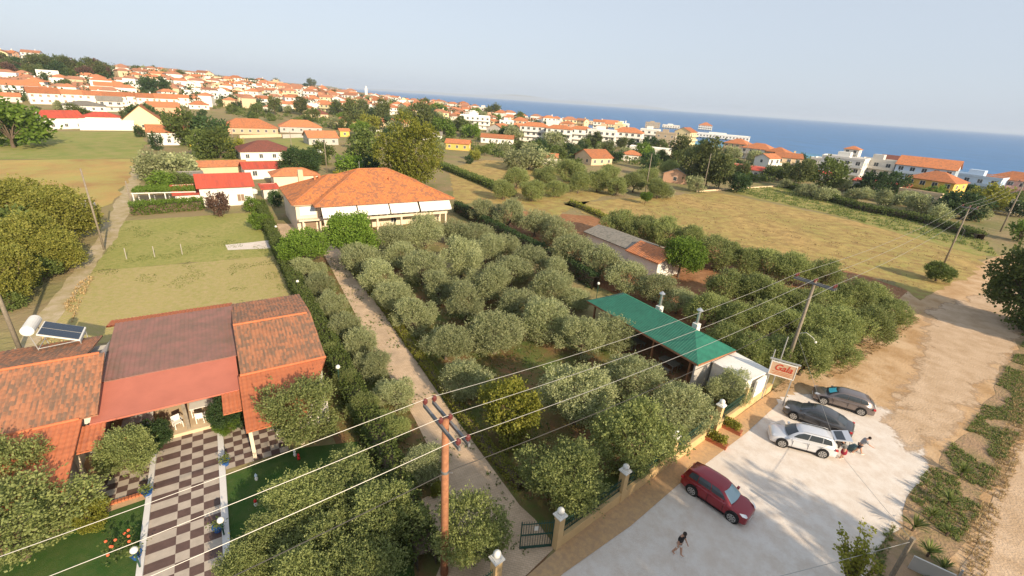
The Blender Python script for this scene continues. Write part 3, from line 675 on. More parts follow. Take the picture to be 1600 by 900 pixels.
def house(x, y, z, rz, w, d, nst, roof, rh, wm, rm, label, group=None, name='house', win='small', sth=2.8, balc=False, chim=False, over=.45, wins=True, floor=0, cat='house'):
    e = empty(name, (x, y, z), rz); tag(e, label, cat, group)
    hh = nst*sth
    b = MB(); b.box(-w/2, w/2, -d/2, d/2, -2.0, hh)
    if roof == 'gable':
        for s in (-1, 1): b.face([(s*w/2, -d/2, hh), (s*w/2, d/2, hh), (s*w/2, 0, hh+rh)][::s])
    if roof == 'shed':
        b.face([(-w/2, d/2, hh), (w/2, d/2, hh), (w/2, d/2, hh+rh), (-w/2, d/2, hh+rh)])
        for s in (-1, 1): b.face([(s*w/2, -d/2, hh), (s*w/2, d/2, hh), (s*w/2, d/2, hh+rh)][::s])
    b.build('wall', wm, e)
    if roof in ('hip', 'gable', 'shed'): r = roof_part(roof, w, d, hh+.02, rh, over, rm, e)
    else:
        b = MB(); b.box(-w/2-.15, w/2+.15, -d/2-.15, d/2+.15, hh, hh+.18)
        r = b.build('roof', wm, e)
        b = MB()
        for q in ((-w/2-.15, w/2+.15, -d/2-.15, -d/2), (-w/2-.15, w/2+.15, d/2, d/2+.15), (-w/2-.15, -w/2, -d/2, d/2), (w/2, w/2+.15, -d/2, d/2)): b.box(*q, hh+.18, hh+.75)
        b.build('parapet', wm, r)
        if nst > 1:
            b = MB(); b.box(-w*.2, w*.1, -1.5, 2, hh+.18, hh+2.4); b.build('stair_tower', wm, r)
    if chim: b = MB(); b.box(w*.2, w*.2+.7, .3, 1.0, hh, hh+rh+.9); b.build('chimney', wm, e)
    if wins:
        for s in range(floor, nst):
            zc = s*sth+1.45
            if balc and s > 0:
                b = MB(); b.box(-w/2+.2, w/2-.2, -d/2-1.3, -d/2, s*sth-.1, s*sth+.08); bo = b.build('balcony', wm, e)
                b = MB(); b.box(-w/2+.2, w/2-.2, -d/2-1.3, -d/2-1.2, s*sth+.08, s*sth+.95); b.build('railing', wm, bo)
            nx = max(1, int(w/3.2))
            for i in range(nx):
                xx = -w/2+w*(i+.5)/nx
                obj('window', WM['door'] if balc and s > 0 else WM[win], e, (xx, -d/2, zc-(.2 if balc and s > 0 else 0)))
            ny = max(1, int(d/4))
            for i in range(ny):
                yy = -d/2+d*(i+.5)/ny
                for sg in (-1, 1): obj('window', WM[win], e, (sg*w/2, yy, zc), rad(90))
    return e
# main house (walls, veranda, awnings)
def L2(u, v, z=0): return (u, v, z)
mh = empty('house', uv(21.6, 82.5), A0); tag(mh, 'large cream house with wide orange hip roof and four white awnings at the driveway end', 'house')
def mloc(u, v): return (u-21.6, v-82.5)
def mbox(u0, u1, v0, v1, z0, z1, b=None):
    b = b or MB(); x0, y0 = mloc(u0, v0); x1, y1 = mloc(u1, v1); b.box(x0, x1, y0, y1, z0, z1); return b
b = mbox(9.3, 12.9, 76.2, 90.2, 0, 4.95); mbox(12.9, 34.0, 77.2, 91.1, 0, 4.95, b); b.build('wall', MT['mainwall'], mh)
r = roof_part('hip', 21.4+1-.0, 17.3+.0, 5.0, 4.05, .5, MT['tile_main'], mh, ridge_tiles=MT['tile_main']); r.location = (23.3-21.6, 82.55-82.5, 0)
r2 = roof_part('hip', 19.0, 14.2, 5.0, 3.18, .0, MT['tile_main'], mh, ridge_tiles=MT['tile_main']); r2.location = (8.7+9.5-21.6, 75.6+7.1-82.5, 0)
for rr, (x0, x1, y0, y1) in ((r, (12.1, 34.5, 73.4, 91.7)),):
    pass
b = mbox(9.0, 12.8, 75.7, 75.85, 4.72, 4.84); b.build('gutter', MT['cream'], mh)
# veranda slab, columns, parapet, balcony
b = mbox(12.9, 34.0, 74.2, 77.2, 2.2, 2.4); mbox(12.9, 34.0, 74.2, 74.35, 2.4, 2.7, b); b.build('veranda', MT['mainwall'], mh)
for i in range(6):
    u = 13.1+i*4.12; b = mbox(u-.15, u+.15, 74.22, 74.52, 0, 4.85); b.build('column', MT['mainwall'], mh)
b = MB()
for zz in (2.95, 3.2):
    mbox(12.9, 34, 74.26, 74.30, zz, zz+.04, b)
for i in range(85):
    u = 13+i*.25; mbox(u, u+.025, 74.27, 74.30, 2.7, 3.2, b)
b.build('railing', MT['white'], mh)
for i, (u0, u1) in enumerate(((12.6, 17.9), (18.1, 23.1), (23.3, 28.2), (28.5, 34.2))):
    b = MB(); x0, y0 = mloc(u0, 74.0); x1, y1 = mloc(u1, 72.9); n = 26
    for k in range(n):
        xa, xb = x0+(x1-x0)*k/n, x0+(x1-x0)*(k+1)/n; dz = .03*sin(k*1.3)
        b.face([(xa, y1, 3.45+dz), (xb, y1, 3.45+dz), (xb, y0, 4.78), (xa, y0, 4.78)]); b.face([(xa, y1, 3.25+dz), ((xa+xb)/2, y1, 3.17), (xb, y1, 3.25+dz), (xb, y1, 3.45+dz), (xa, y1, 3.45+dz)])
    b.build('awning', MT['white'], mh)
for u in (16, 20.5, 25, 29, 32.5):
    x, y = mloc(u, 77.2); o = obj('window', WM['door'], mh, (x, y, 3.5)); 
for u in (16, 20.5, 25, 30): x, y = mloc(u, 77.2); obj('window', WM['small'], mh, (x, y, 1.2))
x, y = mloc(11.0, 76.18); b = MB(); b.box(x-1.2, x+1.2, y-.08, y, 3.1, 4.5); f_ = b.build('window', MT['white'], mh); b = MB(); b.box(x-1.0, x+1.0, y-.11, y-.08, 3.25, 4.35); b.build('pane', MT['paleblue'], f_)
x, y = mloc(11.3, 76.18); b = MB(); b.box(x-.85, x+.75, y-.06, y, 0, 2.2); d_ = b.build('door', MT['shutter'], mh)
b = mbox(9.4, 13, 75.0, 76.2, 2.4, 2.62); b.build('porch_roof', MT['mainwall'], mh)
for u in (9.9, 12.4): b = mbox(u, u+.22, 75.1, 75.32, 0, 2.4); b.build('column', MT['mainwall'], mh)
b = mbox(11.8, 12.6, 88, 88.8, 4.8, 8.2); b.build('chimney', MT['cream'], mh)
for (u, v, z) in ((13.6, 83.5, 7.5), (14.3, 83.3, 7.6), (25, 79, 7.7)):
    b = mbox(u, u+.3, v, v+.3, z-.5, z+.35); b.build('roof_vent', MT['terracotta'], mh)
b = MB(); x, y = mloc(31.5, 83); 
for k, (dx, dy) in enumerate(((0, 0), (0, 2.3))):
    P = [(x-1.2+dx, y+dy, 6.85), (x+1.2, y+dy, 6.0), (x+1.2, y+dy+2, 6.0), (x-1.2, y+dy+2, 6.85)]
    b.face(P); b.face([(p[0], p[1], p[2]-.08) for p in P][::-1])
    for i in range(4): j = (i+1) % 4; b.face([P[i], (P[i][0], P[i][1], P[i][2]-.08), (P[j][0], P[j][1], P[j][2]-.08), P[j]])
b.build('solar_panel', MT['galv'], mh)
b = MB(); b.tube([(mloc(21, 82.5)[0], 0, 8.9), (mloc(21, 82.5)[0], 0, 10.4)], .03, 5); b.build('antenna', MT['steel'], mh)

# corrugated / tiled slopes as real ribbed geometry (neighbour house), local (u,v) frame
def ribbed(u0, u1, v0, z0, v1, z1, rib=.25, row=.36, amp=.065, u0b=None, u1b=None, step=True):
    """slope from eave (v0,z0) to top (v1,z1)"""
    b = MB(); nu = int((u1-u0)/rib*8); nv = max(2, int(math.hypot(v1-v0, z1-z0)/row)*2) if step else 8
    sl = math.hypot(v1-v0, z1-z0); idx = {}
    u0b = u0 if u0b is None else u0b; u1b = u1 if u1b is None else u1b
    for j in range(nv+1):
        t = j/nv; v = v0+(v1-v0)*t; z = z0+(z1-z0)*t
        for i in range(nu+1):
            s = i/nu; u = (u0+(u1-u0)*s)*(1-t)+(u0b+(u1b-u0b)*s)*t
            zz = z+amp*abs(sin(pi*u/rib))+(.012 if (step and j % 2) else 0)+.012*noise.noise(Vector((u*.8, v*.8, 0)))*3
            b.v.append((u, v, zz)); idx[i, j] = (u, sl*t)
    n = nu+1
    for j in range(nv):
        for i in range(nu):
            a = j*n+i; b.uv[len(b.f)] = [idx[i, j], idx[i+1, j], idx[i+1, j+1], idx[i, j+1]]; b.f.append((a, a+1, a+1+n, a+n))
    # underside
    b.face([(u0, v0, z0-.07), (u0b, v1, z1-.07), (u1b, v1, z1-.07), (u1, v0, z0-.07)], [(0, 0)]*4)
    b.face([(u0, v0, z0-.07), (u1, v0, z0-.07), (u1, v0, z0+.02), (u0, v0, z0+.02)], [(0, 0)]*4)
    for uu, ub in ((u0, u0b), (u1, u1b)): b.face([(uu, v0, z0-.07), (ub, v1, z1-.07), (ub, v1, z1+.03), (uu, v0, z0+.03)], [(0, 0)]*4)
    return b
def ridgecap(u0, u1, v, z, rib=.35, r=.1):
    b = MB(); n = int((u1-u0)/rib)
    for k in range(n): a = u0+k*rib; b.tube([(a, v, z), (a+rib+.03, v, z)], [r*1.12, r*.92], 7)
    return b
nb = empty('house', (0, 0, 0), A0); tag(nb, 'neighbouring low house with mossy red tiled roofs either side of a terrace', 'house')
def B(u0, u1, v0, v1, z0, z1): return MB().box(u0, u1, v0, v1, z0, z1)
# left wing
b = B(-17, -8.7, 31.7, 41.2, 0, 2.9)
for uu in (-17, -8.7): b.face([(uu, 31.7, 2.9), (uu, 41.2, 2.9), (uu, 41.2, 3.5), (uu, 36.5, 4.4), (uu, 31.7, 3.05)])
b.build('wall', MT['wall'], nb)
q = ribbed(-17.4, -8.35, 31.3, 3.02, 36.5, 4.5).build('roof', MT['tile_old'], nb); ridgecap(-17.4, -8.35, 36.5, 4.56).build('ridge_cap', MT['terracotta'], q)
ribbed(-17.4, -9.3, 41.5, 3.55, 36.5, 4.5).build('roof', MT['tile_old'], nb)
b = B(-13, -9.6, 27.2, 31.7, 0, 2.1); b.build('wall', MT['wall'], nb)
q = ribbed(-13.4, -9.05, 25.9, 2.25, 31.28, 2.98, rib=.3, row=.4).build('roof', MT['tile_new'], nb); ridgecap(-13.4, -9.0, 31.3, 3.03).build('ridge_cap', MT['terracotta'], q)
for (u, v) in ((-9.3, 26.3), (-9.3, 29.5)): B(u-.11, u+.11, v-.11, v+.11, 0, 2.3).build('column', MT['mainwall'], nb)
# middle
b = B(-8.7, -1.0, 37.5, 44.2, 0, 3.0); b.build('wall', MT['cream'], nb)
ribbed(-9.2, -.75, 44.6, 3.35, 42.6, 3.75, rib=.25).build('roof', MT['tile_new'], nb)
ribbed(-8.6, -.75, 34.7, 3.3, 42.5, 3.95, rib=.28, amp=.04, step=False).build('sheet_roof', MT['rust_sheet'], nb)
b = MB(); n = 10
for k in range(n):
    v0, v1 = 31.0+3.7*k/n, 31.0+3.7*(k+1)/n; z0, z1 = 2.7+.55*k/n-.05*sin(pi*k/n), 2.7+.55*(k+1)/n-.05*sin(pi*(k+1)/n)
    b.face([(-8.75, v0, z0), (-1.0, v0, z0), (-1.0, v1, z1), (-8.75, v1, z1)])
b.box(-8.75, -1.0, 30.95, 31.0, 2.6, 2.72); b.build('awning', MT['awning_red'], nb)
B(-8.7, -1.2, 31.2, 37.5, 0, .28).build('terrace', MT['cream'], nb)
for k, u in enumerate((-8.4, -4.3, -1.4)): B(u-.1, u+.1, 31.4, 31.6, .28, 2.7).build('column', MT['oldwood'], nb)
# right wing
b = B(-.6, 4.4, 32.2, 43.2, 0, 3.0)
for uu in (-.6, 4.4): b.face([(uu, 32.2, 3.0), (uu, 43.2, 3.0), (uu, 43.2, 3.4), (uu, 37.3, 4.35), (uu, 32.2, 3.15)])
b.build('wall', MT['wall'], nb)
q = ribbed(-.85, 4.7, 31.8, 3.22, 37.3, 4.5).build('roof', MT['tile_old'], nb); ridgecap(-.85, 4.7, 37.3, 4.56).build('ridge_cap', MT['terracotta'], q)
ribbed(-.85, 4.75, 43.7, 3.6, 37.35, 4.45).build('roof', MT['tile_old'], nb)
q = ribbed(-1.0, 2.4, 26.6, 2.3, 31.78, 3.18, rib=.3, row=.4, u1b=4.7).build('roof', MT['tile_new'], nb); ridgecap(-.9, 4.7, 31.82, 3.24).build('ridge_cap', MT['terracotta'], q)
B(.6, 4.0, 28.4, 32.2, 0, 2.2).build('wall', MT['wall'], nb)
for (u, v) in ((-.8, 26.9), (2.0, 26.9)): B(u-.1, u+.1, v-.1, v+.1, 0, 2.3).build('column', MT['mainwall'], nb)
ribbed(-2.1, -1.05, 29.0, 2.35, 31.0, 2.62, rib=.25).build('small_roof', MT['tile_new'], nb)
ribbed(-9.1, -8.0, 28.9, 2.3, 31.0, 2.62, rib=.25).build('small_roof', MT['tile_new'], nb)
# solar heater on left wing
sh = empty('solar_heater', uv(-11.3, 41.0, 3.75), A0); tag(sh, 'solar water heater with white tank and dark panels standing on the left tiled roof', 'water heater')
b = MB(); b.tube([(-1.35, -1.0, 1.65), (-1.35, -.97, 1.65), (-1.35, 1.0, 1.65), (-1.35, 1.03, 1.65)], [.30, .36, .36, .30], 18); b.build('tank', MT['white'], sh)
b = MB()
P = [(-.95, -1.1, 1.4), (1.1, -1.1, .45), (1.1, 1.1, .45), (-.95, 1.1, 1.4)]
b.face(P); b.face([(p[0], p[1], p[2]-.09) for p in P][::-1])
for i in range(4): j = (i+1) % 4; b.face([P[i], (P[i][0], P[i][1], P[i][2]-.09), (P[j][0], P[j][1], P[j][2]-.09), P[j]])
cb_ = b.build('collector', MT['white'], sh)
for y0, y1 in ((-1.04, -.03), (.03, 1.04)):
    b = MB(); b.face([(-.88, y0, 1.392), (1.03, y0, .507), (1.03, y1, .507), (-.88, y1, 1.392)]); b.build('absorber_panel', MT['panel'], cb_)
b = MB()
for y in (-.9, .9):
    b.tube([(-1.35, y, 1.4), (-1.1, y, -.3)], .03, 5); b.tube([(1.05, y, .4), (1.05, y, -.3)], .03, 5); b.tube([(-1.2, y, .2), (1.05, y, .35)], .03, 5)
b.tube([(-1.1, -.9, .25), (-1.1, .9, .25)], .03, 5); b.tube([(1.05, -.9, .2), (1.05, .9, .2)], .03, 5)
b.build('stand', MT['steel'], sh)
# tiled walk
b = MB(); cols = [(-5.98, -4.75, 1), (-4.75, -4.15, 0), (-4.15, -3.55, 1), (-3.55, -2.75, 0)]
k = 0; v = 14.0
while v < 31.1:
    for ci, (u0, u1, ph) in enumerate(cols):
        s = (k+ph) % 2
        b.face([uv(u0, v, .045), uv(u1, v, .045), uv(u1, v+.58, .045), uv(u0, v+.58, .045)], mi=s)
    v += .58; k += 1
tag(b.build('tiled_walk', [MT['tilelight'], MT['tiledark']]), kind='structure')
b = MB()
for u0, u1, v0, v1, st in ((-8.7, -6.2, 26.9, 31.1, .5), (-2.4, .9, 26.6, 31.1, .5)):
    i = 0; v = v0
    while v < v1:
        u = u0; j = 0
        while u < u1: b.face([uv(u, v, .035), uv(u+st, v, .035), uv(u+st, v+st, .035), uv(u, v+st, .035)], mi=(i+j) % 2); u += st; j += 1
        v += st; i += 1
tag(b.build('tiled_yard', [MT['tilelight'], MT['tiledark']]), kind='structure')
b = MB()
for u0, u1 in ((-6.25, -5.98), (-2.75, -2.42)):
    P = [uv(u0, 14), uv(u1, 14), uv(u1, 31.1), uv(u0, 31.1)]
    b.face([(p.x, p.y, .16) for p in P])
    for i in range(4): j = (i+1) % 4; b.face([(P[i].x, P[i].y, .0), (P[j].x, P[j].y, 0), (P[j].x, P[j].y, .16), (P[i].x, P[i].y, .16)])
tag(b.build('kerb', MT['marble']), kind='structure')
b = MB(); p0 = uv(0, 0); n = 16
for k in range(n): b.box(-8.6+k*.155, -8.47+k*.155, 26.6, 26.8, 0, .14)
e = b.build('brick_edging', MT['terracotta'], None, (0, 0, 0), A0); tag(e, 'scalloped terracotta edging between the checkered yard and the left lawn', 'edging')

# pavilion
pv = empty('pavilion', uv(33.6, 25.3), A0); tag(pv, 'open garden pavilion with dark green metal hip roof beside the olive grove', 'pavilion')
r = roof_part('hip', 13.8, 5.2, 2.85, 1.35, .05, MT['green_sheet'], pv); r.rotation_euler = (0, 0, rad(90))
rb = MB()
for k in range(56):
    y = -6.8+k*.243
    t = min(1, (6.9-abs(y))/2.6); hw = 2.6
    for s in (-1, 1):
        x1 = s*2.62; x0 = s*2.62*(1-t)
        rb.tube([(x1, y, 2.875), (x0, y, 2.875+1.35*t)], .018, 4, cap=False)
rb.build('roof_ribs', MT['green_sheet'], r); rr_ = r.children[-1]; rr_.rotation_euler = (0, 0, rad(-90))
b = MB(); b.box(-2.55, 2.55, -6.75, -6.6, 0, 2.75); b.box(2.3, 2.45, -6.75, 6.75, 0, 2.75); b.build('wall', MT['greywall'], pv)
for k in range(4):
    y = -6.2+k*4.0; b = MB(); b.box(-2.45, -2.3, y, y+.15, 0, 2.8); b.build('post', MT['wood'], pv)
b = MB(); b.box(-2.66, -2.58, -6.9, 6.9, 2.66, 2.83); b.box(-2.6, 2.6, -6.98, -6.9, 2.66, 2.83); b.build('fascia', MT['redwood'], pv)
sheet('pavilion_floor', [tuple(uv(31.2, 18.6)[:2]), tuple(uv(36, 18.6)[:2]), tuple(uv(36, 32)[:2]), tuple(uv(31.2, 32)[:2])], GM['redsoil'], .03, px=False)
for k, (u, v) in enumerate(((32.4, 22.0), (32.4, 26.5))):
    t_ = empty('picnic_table', uv(u, v), A0); tag(t_, ['dark table under the road end of the green pavilion roof', 'dark table under the middle of the green pavilion roof'][k], 'table')
    MB().box(-.5, .5, -.9, .9, .70, .75).build('tabletop', MT['oldwood'], t_)
    for a in (-.4, .4):
        for c in (-.75, .75): MB().box(a-.04, a+.04, c-.04, c+.04, 0, .7).build('leg', MT['oldwood'], t_)
    for s in (-1, 1):
        bn = empty('bench', uv(u+s*.9, v), A0); tag(bn, 'dark wooden bench on the %s side of the %s pavilion table' % (('driveway', 'wall')[s > 0], ('road end', 'middle')[k]), 'bench')
        MB().box(-.17, .17, -.85, .85, .40, .45).build('seat', MT['oldwood'], bn)
        for c in (-.7, .7): MB().box(-.13, .13, c-.04, c+.04, 0, .4).build('leg', MT['oldwood'], bn)
for k, px in enumerate(((1031, 478), (1089, 505))):
    q = at(px[0], px[1], 3.2)
    c_ = empty('chimney', (q.x, q.y, 0), A0); tag(c_, 'metal chimney pipe with cone cap on white base, %s one along the green roof' % ('far', 'near')[k], 'chimney')
    MB().box(-.28, .28, -.28, .28, 0, 3.2).build('base', MT['white'], c_)
    b = MB(); b.tube([(0, 0, 3.2), (0, 0, 4.5)], .14, 12); b.build('pipe', MT['metal'], c_)
    b = MB(); b.lathe([(.30, 4.55), (.31, 4.6), (.03, 4.85)]); b.build('cap', MT['metal'], c_)
# low white building at road end of pavilion
wb = empty('store', uv(35.1, 16.9), A0); tag(wb, 'low white flat roofed store between green pavilion and roadside sign', 'store')
MB().box(-1.9, 1.3, -1.6, 1.5, 0, 2.4).build('wall', MT['white'], wb)
b = MB(); b.box(-2.0, 1.4, -1.7, 1.6, 2.4, 2.5); b.build('roof', MT['white'], wb)
sh1 = house(17.2, 70.5, 0, A0+rad(90), 11, 5.5, 1, 'gable', .9, MT['wall'], MT['tile_grey'], 'low shed with pale grey roof among the right hand olives', name='shed', cat='shed', sth=2.4, wins=False)
sh2 = house(20.6, 63.6, 0, A0+rad(90), 5.5, 5, 1, 'gable', 1.2, MT['white'], MT['tile'], 'small white house with orange roof next to the grey roofed shed', sth=2.4, wins=False)
# hedges --------------------------------------------------------
def hedge(pts, wdt, hgt, m, label, n_per_m=170, size=.13, name='hedge', cat='hedge', group=None, px=True):
    P = [at(*p) if px else Vector(p) for p in pts]; P = [Vector((p.x, p.y, 0)) for p in P]; L = []; core = MB()
    for a, b in zip(P, P[1:]):
        d = (b-a); ln = d.length; d.normalize(); s = Vector((-d.y, d.x, 0))
        for i in range(int(ln*n_per_m*(hgt+wdt)/2.5)):
            t = random.uniform(0, ln); c = a+d*t; wob = 1+.25*noise.noise(c*.9); hh = hgt*(1+.15*noise.noise(c*1.3+Vector((9, 9, 9))))
            q = random.random()
            if q < .45: pos = c+s*random.uniform(-.5, .5)*wdt*wob+Vector((0, 0, hh*random.uniform(.88, 1.04))); nn = Vector((0, 0, 1))
            else:
                sg = 1 if random.random() < .5 else -1; pos = c+s*sg*wdt*.5*wob*random.uniform(.85, 1.05)+Vector((0, 0, random.uniform(0, hh))); nn = s*sg
            L.append((pos, nn))
        W = wdt*.36; core.face([a+s*W+Vector((0, 0, hgt*.8)), a-s*W+Vector((0, 0, hgt*.8)), b-s*W+Vector((0, 0, hgt*.8)), b+s*W+Vector((0, 0, hgt*.8))])
        for sg in (-1, 1): core.face([a+s*sg*W, b+s*sg*W, b+s*sg*W+Vector((0, 0, hgt*.8)), a+s*sg*W+Vector((0, 0, hgt*.8))])
    me = leafmesh('foliage', LM[m], L, size, .42, 4, .3)
    e = empty(name, P[0]); tag(e, label, cat, group)
    o = obj('foliage', me, e, -P[0]); c = core.build('branches', MT['bark'], e, -P[0])
    return e
hedge([(408, 325), (438, 400), (478, 480), (522, 565), (560, 640), (612, 745), (668, 890)], 1.3, 1.6, 'mid', 'long green clipped hedge dividing driveway olives from the neighbouring plots', 130, .14)
hedge([(538, 408), (600, 482), (655, 560), (716, 642), (768, 712), (815, 765)], .7, .6, 'yellowgreen', 'low yellowish hedge along the right edge of the driveway', 260, .09)
hedge([(712, 330), (800, 380), (880, 420), (930, 452)], 1.2, 2.0, 'dark', 'dark hedge on the right property line between the two olive groves', 90, .16)
hedge([(205, 335), (265, 330), (320, 326)], 2.4, 1.8, 'lime', 'bright green hedge at the back edge of the fenced plot', 90, .2)
hedge([(1225, 292), (1290, 312), (1350, 330), (1430, 345), (1490, 362), (1530, 375)], 2.2, 1.5, 'mid', 'long rough hedge between the green field and the small olives', 30, .35)
hedge([(690, 262), (760, 290), (800, 308)], 2.0, 1.4, 'mid', 'ragged hedge strip running across the field behind the yellowing tree', 30, .35)
hedge([(890, 318), (940, 340), (985, 362)], .9, .8, 'autumn', 'thin dry hedge line across the golden field', 40, .25)
# fence -----------------------------------------------------------
F0, F1 = Vector((3.3, 17.2, 0)), Vector((22.9, 33.6, 0)); FD = (F1-F0).normalized(); FA = math.atan2(FD.y, FD.x); FL = (F1-F0).length
fe = empty('boundary_fence', F0, FA); tag(fe, 'ochre wall with green railings and ball topped pillars along the pavement', 'fence')
def pillar(x, parent, h=2.3, y=0):
    b = MB(); b.box(x-.2, x+.2, y-.2, y+.2, 0, h); o = b.build('pillar', MT['fencewall'], parent)
    b = MB(); b.box(x-.28, x+.28, y-.28, y+.28, h, h+.08); b.box(x-.22, x+.22, y-.22, y+.22, h+.08, h+.16); b.build('cap', MT['white'], o)
    b = MB(); b.ball((x, y, h+.33), .2, 12); b.build('ball', MT['white'], o, smooth=True); return o
def railing(x0, x1, z0, z1, parent, y=0, name='railing'):
    b = MB(); n = int((x1-x0)/.13)
    for k in range(n+1): x = x0+(x1-x0)*k/n; b.box(x-.012, x+.012, y-.012, y+.012, z0, z1+.08)
    for z in (z0+.08, z0+(z1-z0)*.5, z1-.1): b.box(x0, x1, y-.02, y+.02, z-.02, z+.02)
    return b.build(name, MT['darkgreen'], parent)
GX = 16.4   # wicket opening
for x0, x1 in ((.2, 5.1), (5.5, 10.3), (10.7, GX-1.2), (GX+.2, 20.5)):
    MB().box(x0, x1, -.16, .16, 0, .75).build('wall', MT['fencewall'], fe)
    MB().box(x0, x1, -.2, .2, .75, .82).build('coping', MT['fencewall'], fe)
    railing(x0, x1, .82, 1.75, fe)
MB().box(20.5, FL, -.16, .16, 0, .75).build('wall', MT['fencewall'], fe)
for x in (0, 5.3, 10.5, GX): pillar(x, fe)
MB().box(GX-1.3, GX-1.15, -.08, .08, 0, 1.9).build('post', MT['fencewall'], fe)
MB().box(20.4, 20.62, -.12, .12, 0, 2.2).build('post', MT['fencewall'], fe)
MB().box(22.0, 23.6, -.1, .06, .75, 2.3).build('screen', MT['white'], fe)
gt_ = empty('gate', F0+FD*(GX-.25), FA+rad(125)); tag(gt_, 'small open green gate between the third fence pillar and the planters', 'gate')
railing(0, .95, .1, 1.7, gt_, name='bars'); MB().box(0, .95, -.01, .01, .15, .75).build('kick_plate', MT['darkgreen'], gt_)
ga = math.atan2(16.7-17.1, 1.6-3.1)
g_ = empty('gate', F0+Vector((-.25, 0, 0)), rad(190)); tag(g_, 'green barred driveway gate leaf with a small white notice', 'gate')
railing(0, 1.75, .1, 1.9, g_, name='bars')
b = MB(); b.box(0, 1.75, -.03, .03, .05, .11); b.box(0, 1.75, -.03, .03, 1.0, 1.06); b.box(0, .05, -.03, .03, .05, 2); b.box(1.7, 1.75, -.03, .03, .05, 2); b.build('frame', MT['darkgreen'], g_)
MB().box(.85, 1.05, .03, .04, 1.35, 1.65).build('notice', MT['white'], g_)
lp = F0-FD*4.1
fl = empty('boundary_fence', lp, FA); tag(fl, 'short ochre wall end with pillar and railing left of the driveway gate', 'fence')
pillar(0, fl, 2.3); MB().box(-6, -.2, -.16, .16, 0, .75).build('wall', MT['fencewall'], fl); railing(-6, -.2, .75, 1.7, fl)
# ring of posts round the right grove
pts = [(1240, 577), (1275, 557), (1310, 540), (1355, 505), (1385, 478)]
pc = empty('wire_fence', at(1240, 577)); tag(pc, 'wire fence on a thin concrete kerb along the roadside edge of the big olive grove', 'fence')
W = [at(*p) for p in pts]; o0 = W[0]
b = MB()
for a, c in zip(W, W[1:]):
    d = (c-a).normalized(); s = Vector((-d.y, d.x, 0))*.08
    A, C = a-o0, c-o0
    b.face([A-s+Vector((0, 0, .2)), C-s+Vector((0, 0, .2)), C+s+Vector((0, 0, .2)), A+s+Vector((0, 0, .2))])
    for sg in (-1, 1): b.face([A+s*sg, C+s*sg, C+s*sg+Vector((0, 0, .2)), A+s*sg+Vector((0, 0, .2))])
b.build('kerb', MT['concrete'], pc)
for p in W: q = p-o0; MB().tube([q, q+Vector((.1, 0, 1.5))], .035, 6).build('post', MT['concrete'], pc)
for z in (.6, 1.0, 1.4): MB().tube([p-o0+Vector((.07*z, 0, z)) for p in W], .008, 4).build('wire', MT['galv'], pc)
# fence posts of the fenced plot
for i, px in enumerate([(198, 405), (242, 402), (285, 398)]):
    o = MB().tube([(0, 0, 0), (.04, 0, 1.5)], .05, 6).build('fence_post', MT['concrete'], None, at(*px)); tag(o, 'thin pale fence post, %s from the left in the grass plot' % ORD[i], 'post', 'fence posts in the grass plot')
for i in range(5):
    o = MB().tube([(0, 0, 0), (0, 0, 1.6)], .06, 5).build('fence_post', MT['white'], None, at(310+i*14, 246-i*.8)); tag(o, 'white fence post, %s from the left in the meadow behind the red roofs' % ORD[i], 'post', 'white fence posts in the meadow')
# planters
for k, px in enumerate(((1118, 694), (1141, 673))):
    q = at(*px); e = empty('planter', (q.x, q.y, 0), rad(-42)); tag(e, ['terracotta trough of yellow green plants on the near side of the small gate', 'terracotta trough of yellow green plants on the far side of the small gate'][k], 'planter')
    b = MB(); b.box(-.75, .75, -.2, .2, 0, .36); b.box(-.78, .78, -.23, .23, .32, .38); b.build('trough', MT['planter'], e)
    L = [(Vector((random.uniform(-.6, .6), random.uniform(-.18, .18), random.uniform(.4, .95))), rdir()) for i in range(260)]
    obj('plants', leafmesh('plants', LM['yellowgreen'], L, .11, .45, 4, .3), e)
# ------------------------------------------------------------------ town
def depth_of(p): return (Vector(p)-Vector((0, 0, H))).dot(CF)
TAKEN = []
def HP(px, py, wpx, nst, roof, wm, rm, label, dr=.8, drz=0, rh=None, group=None, **k):
    """house whose front foot is seen at px,py of the photograph: stands on the terrain there, true width from its distance"""
    p = gt(px, py) or at(px, py); dp = depth_of(p); w_ = wpx*dp/FPX; d_ = w_*dr; az = math.atan2(p.x, p.y); rz = -az+rad(drz)
    fwd = Vector((sin(az), cos(az), 0)); q = p+fwd*(d_/2); TAKEN.append((q.x, q.y, max(w_, d_)*.62))
    if rh is None: rh = min(w_, d_)*.26
    return house(q.x, q.y, th(q.x, q.y), rz, w_, d_, nst, roof, rh, MT[wm], MT.get(rm), label, group, **k)
HP(357, 322, 70, 1, 'gable', 'white', 'tile_red', 'white house with long crimson gable roof behind the fenced plot', .7, 3, 2.0, sth=3.6, win='shut')
HP(302, 322, 42, 1, 'shed', 'white', 'tile_red', 'open shed with bright red sloping roof beside the vine pergola', .9, 3, .9, sth=2.2, wins=False, name='shed', cat='shed')
HP(302, 292, 28, 1, 'shed', 'greywall', 'tile_grey', 'small shed with pale grey roof behind the bright red one', .6, 3, .5, sth=2.4, wins=False, name='shed', cat='shed')
HP(350, 275, 62, 1, 'gable', 'cream', 'tile', 'low orange roofed house right behind the crimson roof', .6, 6, 1.0, sth=2.4, wins=False)
HP(415, 252, 74, 1, 'hip', 'white', 'tile_brown', 'white house with dark brown hip roof behind the red roofs', .8, 8, 2.6)
HP(412, 280, 54, 1, 'gable', 'white', 'tile_red', 'white house with bright orange red roof below the brown hip roof', .7, 8, 1.2, sth=2.6)
HP(462, 292, 64, 1, 'hip', 'mainwall', 'tile', 'orange hip roofed house just behind the chimney of the main house', .6, 8, 1.3, sth=2.6, wins=False)
